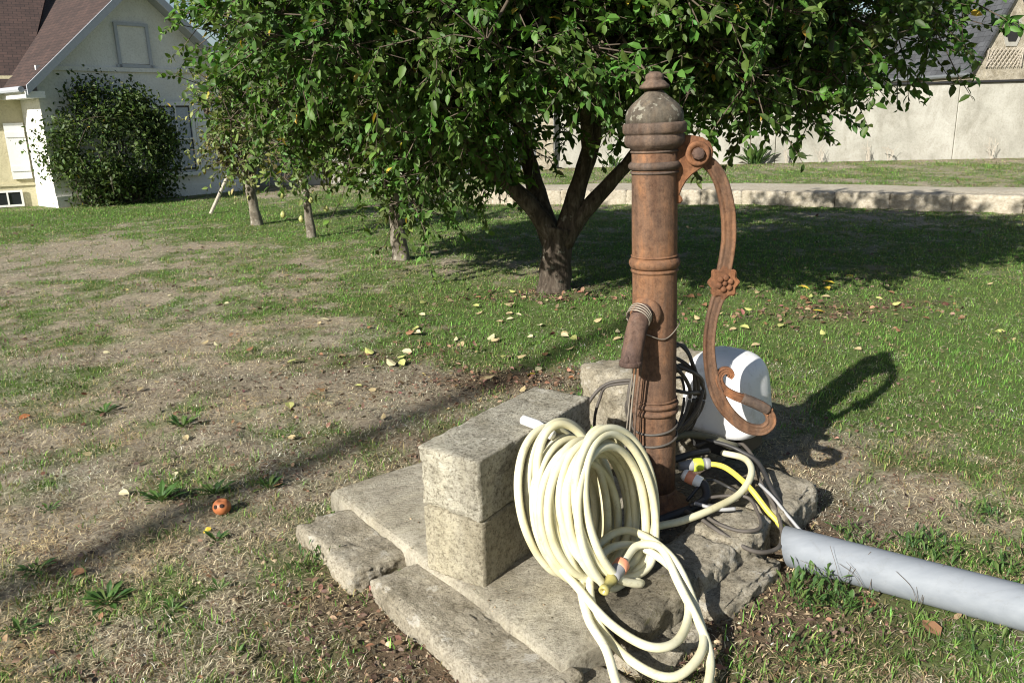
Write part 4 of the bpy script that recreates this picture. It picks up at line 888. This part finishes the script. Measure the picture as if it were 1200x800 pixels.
# pears hanging low on the small tree
pearb = bmesh.new(); bmesh.ops.create_uvsphere(pearb, u_segments=10, v_segments=8, radius=.035)
for v in pearb.verts: k = 1-.35*max(0, v.co.z/.035); v.co.x *= k; v.co.y *= k; v.co.z *= 1.35
pear_me = bpy.data.meshes.new('pear'); pearb.to_mesh(pear_me); pearb.free(); pear_me.materials.append(MAT['pear'])
for p in ((-2.35, 10.55, .42), (-2.62, 10.3, .32), (-2.9, 10.5, .36), (-2.5, 10.4, .55), (-2.85, 10.35, .62)):
    o = bpy.data.objects.new('pear', pear_me); COL.objects.link(o); o.location = p; tag(o, 'pale yellow pear hanging low on the small sparse fruit tree', 'pear', 'pears on the small fruit tree')
# trees past the wall
for x, y, h_, r_, lab in ((17.2, 27.5, 3.6, 2.2, 'leafy green tree beside the slate roofed outbuilding'), (13.8, 36, 5.0, 3.0, 'tall green tree behind the slate roofed outbuilding'), (6.0, 33, 4.6, 3.4, 'broad green tree beyond the middle of the garden wall')):
    cr = grow_crown([((x, y, h_), (r_, r_, r_*.95)), ((x+.4, y-.8, h_-1), (r_*.8, r_*.7, r_*.7))], 130, 6, 9, .3, .5, .20, (.075, .115, .03), shell=.5)
    build_tree('broadleaf_tree', lab, (x, y, .1), [([(x, y, 0), (x, y, .8), (x+.1, y, h_*.7)], [.25, .2, .12]), ([(x, y, h_*.5), (x+.6, y-.3, h_*.9), (x+.8, y-.4, h_*1.2)], [.1, .07, .03])], cr, nleafobj=0, twigs=False)

# ------------------------------------------------------------------ shrub on the house
n = 260
sc_ = []; 
while len(sc_) < n:
    s_, t, z = rng.random()*2.9-.35, rng.random()*1.1, rng.random()*2.55
    e = ((s_-1.15)/1.45)**2+((z-1.05)/1.45)**2+((t-.1)/.95)**2
    if .3 < e < 1-.45*float(fbm(np.array([s_]), np.array([z]), 2.2, 5, 2)[0]) + (.25 if rng.random() < .08 else 0): sc_.append((s_, t, z))
crown = []
SC = np.array([np.array(hpt(*p)) for p in sc_]); nl = 42; P = np.repeat(SC, nl, axis=0)+rng.normal(size=(n*nl, 3))*.13; P[:, 2] = np.maximum(P[:, 2], .04)
D = rand_unit(n*nl)+np.array([.1, -.1, -.2]); N = np.array([-.1, -.3, .6])+rng.normal(size=(n*nl, 3))*.6
Ln = .085*(.6+.7*rng.random(n*nl)); cl = leaf_cols(n*nl, (.052, .082, .022), .3, .004)
bush = empty('climbing_shrub', hpt(1.1, .5, 0)); tag(bush, 'dense dark green shrub climbing the shaded gable wall', 'shrub')
bo = np.array(bush.location); f_ = leaves_mesh('foliage', P-bo, D, N, Ln, Ln*.6, cl, MAT['leaf'], bush); f_['kind'] = 'stuff'
stems = []
for k in range(26):
    s0 = rng.random()*2-.2; tip = SC[rng.integers(n)]; b0 = np.array(hpt(.4+s0*.6, .3+.2*rng.random(), 0))
    stems.append(tube(catmull([b0, (b0+tip)/2+rng.normal(size=3)*.12, tip], 5), list(np.linspace(.02, .006, 11)), 5, False))
for k in range(14):   # loose trailing shoots
    tip = SC[rng.integers(n)]; q = tip+np.array(hd)*rng.normal()*.35+np.array(hn)*.3*rng.random()+np.array([0, 0, rng.normal()*.3]); stems.append(tube(catmull([tip, (tip+q)/2+np.array([0, 0, .08]), q], 4), .005, 4, False))
V1, F1 = join(stems); so_ = mesh_obj('stems', [Vector(v)-bush.location for v in V1], F1, MAT['twig'], bush); so_['kind'] = 'stuff'
# leaning stake by the house
tag(mesh_obj('support_stake', *tube([(-5.24, 14.31, -.05), (-4.85, 14.40, .66)], .03, 8), MAT['timber']), 'pale weathered wooden stake leaning by the house', 'stake')

# pole outside the picture whose shadow crosses the lawn
pol = empty('utility_pole', (-13.13, -12.81, 0)); tag(pol, 'tall leaning weathered timber pole standing on the lawn', 'pole')
V1, F1 = tube([(0, 0, -.3), (-.82, .575, 7), (-1.64, 1.15, 14)], [.10, .09, .08], 14); mesh_obj('shaft', V1, F1, MAT['timber'], pol, True)
mesh_obj('cap', *orient(lathe([(.085, -.06), (.09, .02), (.02, .06)], 14), (-1.64, 1.15, 14), (-.117, .082, 1)), MAT['greyp'], pol, True)

# ------------------------------------------------------------------ grass
def in_poly(x, y, poly):
    ins = np.zeros(len(x), bool); j = len(poly)-1
    for i_ in range(len(poly)):
        xi, yi = poly[i_]; xj, yj = poly[j]; c_ = ((yi > y) != (yj > y)) & (x < (xj-xi)*(y-yi)/(yj-yi+1e-12)+xi); ins ^= c_; j = i_
    return ins
slabpoly = [(p.x, p.y) for p in poly]
def rectp(c, L, W, an):
    ca, sa = math.cos(an), math.sin(an); return [(c[0]+ca*a*L/2-sa*b*W/2, c[1]+sa*a*L/2+ca*b*W/2) for a, b in ((-1, -1), (1, -1), (1, 1), (-1, 1))]
SOL = [slabpoly] + [rectp((o.location.x, o.location.y), o.dimensions.x-.03, o.dimensions.y-.03, o.rotation_euler.z) for o in COL.objects if o.name.startswith(('border_stone', 'well_block', 'base_stone'))]
_st = [((-.605, 2.60), .38, .18, -.92), ((-.175, 2.075), .72, .19, -.94), ((.66, 2.45), 1.25, .2, ang), ((.7, 2.32), .4, .13, ang), ((.415, 2.03), .28, .14, ang), ((.62, 3.4), .64, .34, .25), ((.6, 2.8), .7, .6, ang), ((.9, 3.2), .3, .3, .7), ((.17, 1.8), .3, .18, ang)]
SOL = [slabpoly] + [rectp(*a) for a in _st]
def blocked(x, y):
    b = np.zeros(len(x), bool)
    for s_ in SOL: b |= in_poly(x, y, s_)
    # under the pipe
    t = (x-p0.x)*dv.x+(y-p0.y)*dv.y; d_ = np.abs(-(x-p0.x)*dv.y+(y-p0.y)*dv.x); b |= (t > -.01) & (d_ < .055)
    ky = kerb_y(x); b |= (y > ky-.0) & (y < ky+1.35) & (x > -.5)
    # houses and walls
    b |= ((x-HA.x)*hn.x+(y-HA.y)*hn.y < .02) & (x < 0) & ((x-HA.x)*hd.x+(y-HA.y)*hd.y > -.1)
    b |= ((x-WALL_A[0])*WALL_N[0]+(y-WALL_A[1])*WALL_N[1] < .05) & (x > -6)
    return b
def scatter(n, d0, d1, ex):
    """points whose density falls as d^-ex inside the widened view wedge"""
    u = rng.random(n); k = 2-ex; d_ = (d0**k+(d1**k-d0**k)*u)**(1/k); x = (rng.random(n)*2-1)*(d_*.71+1.35)
    return x, d_
def blades(name, n, d0, d1, ex, kind, mat=MAT['grass']):
    x, y = scatter(n, d0, d1, ex); keep = ~blocked(x, y); x, y = x[keep], y[keep]
    g = green(x, y); so_ = soilmap(x, y); far = np.maximum(1, y/4.5)
    tuft = sstep(.38, .62, fbm(x, y, 17, 57, 2))
    if kind == 'green': k = rng.random(len(x)) < np.clip((g-.30)*2.0, .02, 1)*(1-.85*so_)*(.35+.65*tuft)
    elif kind == 'dry': k = rng.random(len(x)) < np.clip(1.15-g*.9, .1, 1)*(1-.6*so_)*(.45+.55*sstep(.35, .6, fbm(x, y, 11, 58, 2)))
    else: k = rng.random(len(x)) < np.clip(so_*1.5+.15+.5*(fbm(x, y, 1.7, 61, 3) > .55), 0, 1)
    x, y, g, far = x[k], y[k], g[k], far[k]; n = len(x); z = hgt(x, y)
    an = rng.random(n)*6.283; dr = np.stack([np.cos(an), np.sin(an), 0*an], 1); sd_ = np.stack([-np.sin(an), np.cos(an), 0*an], 1)
    if kind == 'green':
        H = (.012+.021*rng.random(n)**1.6)*(.75+.6*fbm(x, y, 2.5, 51, 2))*(1+.12*far); lean = .35+.9*rng.random(n); wd_b = (.0013+.0013*rng.random(n))*far**.75
        base = np.array((.110, .215, .042))*(.75+.5*fbm(x, y, 3, 63, 2))[:, None]*np.where((fbm(x, y, 1.4, 64, 2) > .5)[:, None], (1, 1, 1), (1.08, .92, 1.1)); c = base*np.exp(rng.normal(size=(n, 1))*.3)*(1+rng.normal(size=(n, 3))*.08)
        pale = rng.random(n) < np.clip(.55-g*.5, .05, .5); c[pale] = np.array((.26, .23, .10))*(.6+.7*rng.random((pale.sum(), 1)))
    else:
        H = (.003+.014*rng.random(n)**2)*(1+.16*far); lean = (.014+.034*rng.random(n)**1.5)/np.maximum(H, .004); wd_b = (.0008+.0010*rng.random(n))*far**.75
        tone = (fbm(x, y, 2.2, 71, 3)-.5)[:, None]; tone2 = (fbm(x, y, 5, 73, 3)-.5)[:, None]; base = (np.array((.43, .375, .275))+tone*np.array((-.02, .10, .20)))*(1+.9*tone2); c = base*np.exp(rng.normal(size=(n, 1))*.38-.06)
        br_ = rng.random(n) < .12+.3*(fbm(x, y, 2.6, 77, 2) > .56); c[br_] = np.array((.20, .125, .08))*(.5+.9*rng.random((br_.sum(), 1)))
    B = np.stack([x, y, z-.002], 1)
    if kind == 'dry': B[:, 2] += rng.random(n)*.012
    h_ = H[:, None]; ln = (lean*H)[:, None]; w_ = wd_b[:, None]
    p1_ = B+dr*ln*.35+np.array([0, 0, 1.])*h_*.62; p2_ = B+dr*ln+np.array([0, 0, 1.])*h_*(1 if kind == 'green' else .5)
    nr = y < 5.5; fr_ = ~nr; nn_ = nr.sum(); nf_ = fr_.sum()
    Vn = np.stack([B-sd_*w_, B+sd_*w_, p1_+sd_*w_*.8, p1_-sd_*w_*.8, p2_], 1)[nr].reshape(-1, 3); Vf = np.stack([B-sd_*w_*1.3, B+sd_*w_*1.3, p2_], 1)[fr_].reshape(-1, 3)
    l1 = (np.arange(nn_)[:, None]*5+np.array([0, 1, 2, 3, 3, 2, 4])[None, :]).ravel(); l2 = nn_*5+np.arange(nf_*3); c = np.clip(c, .01, .8)
    o = np_mesh(name, np.concatenate([Vn, Vf]), np.concatenate([l1, l2]), np.concatenate([np.tile([4, 3], nn_), np.full(nf_, 3)]), mat, None, False, np.concatenate([np.repeat(c[nr], 5, axis=0), np.repeat(c[fr_], 3, axis=0)])); o['kind'] = 'stuff'
    return o
o = blades('lawn_grass', 680000, 1.35, 26, 1.55, 'green'); o['label'] = 'short green mown grass growing over the lawn'; o['category'] = 'grass'
o = blades('dry_grass', 1150000, 1.35, 24, 1.68, 'dry'); o['label'] = 'dry straw coloured grass matted over the lawn'; o['category'] = 'dry grass'
# crumbled dead-leaf litter
x, y = scatter(70000, 1.4, 14, 1.6); keep = ~blocked(x, y); x, y = x[keep], y[keep]
k = rng.random(len(x)) < np.clip(soilmap(x, y)*1.0+.03+.5*(fbm(x, y, 1.6, 81, 3) > .57)*(y < 8), 0, 1); x, y = x[k], y[k]; n = len(x)
P = np.stack([x, y, hgt(x, y)+.004+.012*rng.random(n)], 1); D = rng.normal(size=(n, 3))*np.array([1, 1, .25]); N = np.array([0, 0, 1.])+rng.normal(size=(n, 3))*.45
Ln = (.008+.024*rng.random(n)**4)*np.maximum(1, y/4); c = np.array((.14, .10, .068))*np.exp(rng.normal(size=(n, 1))*.45)*(1+rng.normal(size=(n, 3))*.1)
dr_ = [(0.0, 4.55, .45, .18, 420), (2.4, 5.95, .5, .2, 260), (-1.1, 4.3, .8, .45, 200), (-.6, 5.2, .6, .3, 160), (.45, 6.75, .5, .18, 200), (-.5, 2.25, .3, .22, 200), (-.95, 3.3, .4, .3, 120), (.8, 2.1, .2, .12, 70)]
x = np.concatenate([rng.normal(a, c_, m2) for a, b2, c_, d2, m2 in dr_]); y = np.concatenate([rng.normal(b2, d2, m2) for a, b2, c_, d2, m2 in dr_]); kk = ~blocked(x, y); x, y = x[kk], y[kk]; n2_ = len(x)
P = np.concatenate([P, np.stack([x, y, hgt(x, y)+.006+.014*rng.random(n2_)], 1)]); D = np.concatenate([D, rng.normal(size=(n2_, 3))*np.array([1, 1, .3])]); N = np.concatenate([N, np.array([0, 0, 1.])+rng.normal(size=(n2_, 3))*.55])
Ln = np.concatenate([Ln, (.009+.020*rng.random(n2_)**1.6)*np.maximum(1, y/3)]); c = np.concatenate([c, np.array((.15, .092, .06))*np.exp(rng.normal(size=(n2_, 1))*.45)*(1+rng.normal(size=(n2_, 3))*.1)])
lt = leaves_mesh('leaf_litter', P, D, N, Ln, Ln*.7, np.clip(c, .01, .6), MAT['dead']); lt['kind'] = 'stuff'; lt['label'] = 'crumbled brown leaf litter on the bare soil'; lt['category'] = 'leaf litter'
# pebbles and crumbs of soil round the stones
x = np.concatenate([rng.normal(-.35, .35, 900), rng.normal(.75, .3, 700), rng.normal(.6, .3, 700)]); y = np.concatenate([rng.normal(2.2, .3, 900), rng.normal(2.2, .2, 700), rng.normal(2.75, .25, 700)])
oct_ = np.array([[1, 0, 0], [-1, 0, 0], [0, 1, 0], [0, -1, 0], [0, 0, 1], [0, 0, -1.]]); of = [(0, 2, 4), (2, 1, 4), (1, 3, 4), (3, 0, 4), (2, 0, 5), (1, 2, 5), (3, 1, 5), (0, 3, 5)]
n = len(x); sz = .003+.010*rng.random(n)**3; zz = hgt(x, y); zz[in_poly(x, y, rectp((.6, 2.8), .55, .45, ang))] = .07; zz[in_poly(x, y, slabpoly)] = .10; sz[in_poly(x, y, slabpoly)] *= .35
V = np.stack([x, y, zz], 1)[:, None, :]+(oct_[None]*(1+.4*rng.normal(size=(n, 6, 1)))*sz[:, None, None]*np.array([1.2, 1, .7])); loops = (np.arange(n)[:, None]*6+np.array(of).ravel()[None]).ravel()
c = np.array((.22, .17, .11))*np.exp(rng.normal(size=(n, 1))*.5); pb = np_mesh('soil_crumbs', V.reshape(-1, 3), loops, np.full(n*8, 3), MAT['dead'], None, False, np.repeat(np.clip(c, .02, .5), 6, axis=0)); pb['kind'] = 'stuff'; pb['label'] = 'loose soil crumbs and small stones round the border stones'; pb['category'] = 'soil'

# ------------------------------------------------------------------ weeds (each a thing with its leaves)
def attr_leaf_mesh(key, T, faces, col, mat):
    me = bpy.data.meshes.new('leaf'); me.from_pydata([tuple(v) for v in T], [], faces); a = me.color_attributes.new('tint', 'FLOAT_COLOR', 'POINT')
    for d_ in a.data: d_.color = (*col, 1)
    me.materials.append(mat); return me
WT = np.array([[0, .03, 0], [0, -.03, 0], [.3, .07, .08], [.3, -.07, .08], [.35, 0, .06], [.65, .14, .12], [.65, -.14, .12], [.68, 0, .09], [1, 0, .03]])
WFc = [(0, 1, 4), (0, 4, 2), (1, 3, 4), (2, 4, 7, 5), (4, 3, 6, 7), (5, 7, 8), (7, 6, 8)]
weed_me = [attr_leaf_mesh(k, WT, WFc, c, MAT['leaf']) for k, c in enumerate([(.060, .125, .030), (.085, .155, .040), (.045, .095, .028), (.11, .16, .045)])]
nleaf_total = 0
def weed(x, y, size, nlf, label, name='weed', up=.35, group=None, small=False):
    w = empty(name, (x, y, float(hgt(x, y)))); tag(w, label, 'weed', group)
    for k in range(nlf):
        a = k*2.4+random.uniform(-.6, .6); L = size*random.uniform(.3, 1.15)
        d_ = Vector((math.cos(a), math.sin(a), up*random.uniform(.2, 2.6))).normalized(); s_ = Vector((0, 0, 1)).cross(d_).normalized(); u_ = d_.cross(s_)
        off_ = Vector((math.cos(a), math.sin(a), 0))*size*random.uniform(0, .5 if small else .35) + Vector((0, 0, random.uniform(0, 1.3 if small else .08)*size))
        if small: off_ += Vector((random.uniform(-1, 1), random.uniform(-1, 1), 0))*size*2.0
        o = bpy.data.objects.new('leaf', weed_me[random.randrange(4)]); COL.objects.link(o); o.parent = w; o.matrix_basis = frame_mat(off_, d_, s_, u_, L)
    return w
for x, y, s_, n, lab in ((-1.46, 3.05, .10, 16, 'dark green weed rosette beside the fallen apple'), (-1.27, 3.12, .09, 12, 'spreading green weed touching the fallen apple'), (-1.05, 3.16, .08, 9, 'thin leafed weed on the far side of the fallen apple'),
        (-1.12, 2.72, .065, 9, 'small weed sprouting below the fallen apple and orange leaf'), (-1.36, 2.36, .085, 16, 'bushy bright green weed in the long pole shadow'), (-1.12, 2.30, .06, 10, 'low weed with fine leaves next to the bushy bright weed'), (-1.7, 2.55, .075, 9, 'weed at the lower edge of the pole shadow'),
        (-.83, 2.05, .045, 7, 'tiny weed among the grey dry grass near the long border stone'), (-2.25, 4.2, .10, 12, 'weed rosette on the dry lawn between fruit and apple'), (-1.72, 3.95, .10, 12, 'weed rosette on the brown lawn beyond the fallen apple'),
        (-1.9, 3.0, .06, 7, 'little weed on the sunny side of the pole shadow'), (.36, 4.15, .07, 10, 'light green weed beside the upper concrete block'), (-1.0, 2.4, .05, 8, 'small dark weed between the bushy weed and the slab'), (-1.55, 2.2, .06, 8, 'ragged weed in dry grass below the bushy bright weed')):
    weed(x, y, s_*.85, int(n*2.3), lab)
for x, y, s_, n, lab in ((.945, 2.255, .06, 110, 'bushy bright green clover patch in front of the grey pipe'), (1.03, 2.20, .045, 30, 'small clover patch against the lower side of the grey pipe'), (1.42, 2.50, .06, 60, 'green weed patch along the far side of the grey pipe'), (1.22, 2.58, .055, 40, 'weed patch where the grey pipe leaves the stones'),
        (1.72, 2.72, .055, 44, 'round low weed mat on the dry ground beyond the pipe'), (1.62, 2.36, .06, 46, 'weed clump further along the far side of the pipe'), (-.70, 2.52, .05, 34, 'grassy weed clump beside the short border stone'), (1.95, 2.45, .055, 30, 'weed clump where the pipe leaves over the grass'), (.80, 1.98, .045, 30, 'low weed patch in the grass below the clover'), (1.32, 1.98, .045, 26, 'weed patch in the grass on the near side of the pipe')):
    weed(x, y, s_*.72, int(n*2.2), lab, 'weed_patch', .8, None, True)
# thin dry stems crossing the pipe
for k, (x, y) in enumerate(((1.10, 2.24), (1.02, 2.26), (1.22, 2.16))):
    st = []
    for j in range(4): a = random.uniform(-.9, .9); st.append(tube(catmull([(0, 0, 0), (a*.05+random.uniform(-.01, .01), .03, .07), (a*.14, .06+random.uniform(-.02, .03), .13+random.uniform(-.05, .04))], 4), .0007, 4))
    o = mesh_obj('dry_stalks', *join(st), MAT['twig']); o.location = (x, y, float(hgt(x, y))); tag(o, ['dark dry weed stalks standing against the middle of the grey pipe', 'dark dry weed stalks beside the clover by the grey pipe', 'dry stalks furthest from the stones against the grey pipe'][k], 'stalks')
# strap-leaved plants at the wall foot
for x, y, s_, n, lab in ((5.9, 19.75, .62, 42, 'strap leaved green clump at the foot of the garden wall'), (2.5, 19.8, .42, 24, 'smaller yellow green clump by the garden wall plinth')):
    w = empty('border_plant', (x, y, float(hgt(x, y)))); tag(w, lab, 'plant')
    for k in range(n):
        a = random.uniform(0, 6.28); L = s_*random.uniform(.6, 1.1); d_ = Vector((math.cos(a), math.sin(a), random.uniform(.3, 2.0))).normalized(); sv = Vector((0, 0, 1)).cross(d_).normalized(); u_ = d_.cross(sv)
        o = bpy.data.objects.new('leaf', weed_me[random.choice((0, 1, 2, 2))]); COL.objects.link(o); o.parent = w; o.matrix_basis = frame_mat(Vector((random.uniform(-.15, .15), random.uniform(-.1, .1), 0)), d_, sv*.55, u_, L)
for k, s0 in enumerate((7.4, 7.9, 5.5, 6.3, 10.2, 11.5)):
    c = wa+wd*s0+wnn*.25; st = [tube(catmull([(random.uniform(-.05, .05), 0, 0), (random.uniform(-.1, .1), .02, .2), (random.uniform(-.2, .2), .03, random.uniform(.25, .5))], 3), .005, 4) for _ in range(9)]
    o = mesh_obj('dry_stalks', *join(st), MAT['timber']); o.location = (c.x, c.y, float(hgt(c.x, c.y))); tag(o, 'tuft of dry brown stalks at the foot of the garden wall', 'stalks', 'dry stalks along the wall foot')

# ------------------------------------------------------------------ fallen fruit and leaves
bm = bmesh.new(); bmesh.ops.create_uvsphere(bm, u_segments=24, v_segments=16, radius=.036)
for v in bm.verts:
    r_ = math.hypot(v.co.x, v.co.y); 
    if r_ < .02 and v.co.z > 0: v.co.z -= (.02-r_)*.5
    v.co.z *= .92
ap = bm_obj('fallen_apple', bm, MAT['apple'], None, True); ap.location = (-1.175, 2.95, .03); tag(ap, 'orange red apple with dark rotten spots lying on dry grass', 'apple')
for dx, dz in ((-.012, .012), (.010, .016)):
    d_ = Vector((dx, -.026, dz)).normalized(); V1, F1 = orient(lathe([(.0075, -.002), (.0085, .001), (.005, .0016), (.001, .0005)], 10), d_*.0352, d_); mesh_obj('rot_spot', V1, F1, MAT['rot'], ap, True)
FLT = LT*np.array([1, 1, .9])
fl_me = [attr_leaf_mesh(0, FLT*np.array([1, .72, 1]), LF_T+LF_Q, c, MAT['dead']) for c in ((.52, .38, .05), (.36, .37, .13), (.45, .41, .25), (.20, .11, .06), (.15, .08, .045), (.36, .29, .16), (.42, .17, .07))]
def fallen(x, y, kind, L, label, group=None, cat='leaf'):
    o = bpy.data.objects.new('fallen_leaf', fl_me[kind]); COL.objects.link(o); a = random.uniform(0, 6.28); flip = random.choice((1, 1, -1))
    d_ = Vector((math.cos(a), math.sin(a), random.uniform(-.1, .3))).normalized(); n_ = Vector((random.uniform(-.5, .3), random.uniform(-.6, .1), 1))*flip; s_ = n_.cross(d_).normalized(); u_ = d_.cross(s_)
    o.matrix_basis = frame_mat(Vector((x, y, float(hgt(x, y))+.016)), d_, s_, u_, L)
    if group and 'yellow leaves' not in group: label = ('broad ' if L > .08 else 'narrow little ' if L < .05 else 'middling ' if .06 < L < .07 else '')+('upturned ' if flip < 0 else '')+label.replace('small ', '')
    tag(o, label, cat, group)
fallen(.11, 4.72, 0, .10, 'bright yellow leaf lying in the thin shadow near the concrete block')
for x, y, L in ((2.5, 6.92, .11), (2.85, 6.98, .11), (2.28, 5.96, .10), (3.14, 7.3, .09), (2.72, 6.85, .10)): fallen(x, y, 0, L, 'bright yellow leaf on the grass at the tree shade edge', 'yellow leaves at the tree shade edge')
fallen(-2.63, 4.16, 6, .07, 'orange curled leaf lying alone on the far dry lawn')
fallen(-1.19, 2.82, 0, .055, 'orange yellow curled leaf beside the fallen apple')
for k, (x, y) in enumerate(((1.12, 2.2), (1.22, 2.03))): fallen(x, y, 3, .075, ['brown curled leaf close under the grey pipe', 'rust coloured leaf in the grass before the grey pipe'][k])
for k in range(70):
    x, y = random.gauss(-.05, .75), random.gauss(5.6, .75)
    if y < 3.9 or (y < 4.9 and x > .6): continue
    kd = random.choice((1, 1, 2, 2, 5, 5, 3)); fallen(x, y, kd, random.uniform(.05, .095), {1: 'yellow green leaf on the sunny lawn before the apple trunk', 2: 'pale cream leaf on the sunny lawn before the apple trunk', 3: 'brown leaf on the sunny lawn before the apple trunk', 5: 'straw coloured leaf on the sunny lawn before the apple trunk'}[kd], 'fallen leaves before the apple trunk')
for k in range(45):
    x, y = random.gauss(2.3, .75), random.gauss(6.2, .7)
    if x < 1.3: continue
    kd = random.choice((1, 3, 4, 3, 5, 1)); fallen(x, y, kd, random.uniform(.045, .085), {1: 'yellow green leaf on the grass right of the pump handle shadow', 3: 'brown leaf on the grass right of the pump handle shadow', 4: 'dark red brown leaf on the grass right of the pump handle shadow', 5: 'straw coloured leaf on the grass right of the pump handle shadow'}[kd].replace('right of', 'beyond'), 'fallen leaves beyond the pump')
for k in range(40):
    x, y = random.uniform(-3.2, -.6), random.uniform(2.2, 8.5)
    if blocked(np.array([x]), np.array([y]))[0]: continue
    kd = random.choice((3, 5, 4, 2)); fallen(x, y, kd, random.uniform(.03, .06), {3: 'small brown leaf on the dry brown lawn', 4: 'small dark red brown leaf on the dry brown lawn', 5: 'small straw coloured leaf on the dry brown lawn', 2: 'small cream leaf on the dry brown lawn'}[kd], 'small leaves on the dry lawn')
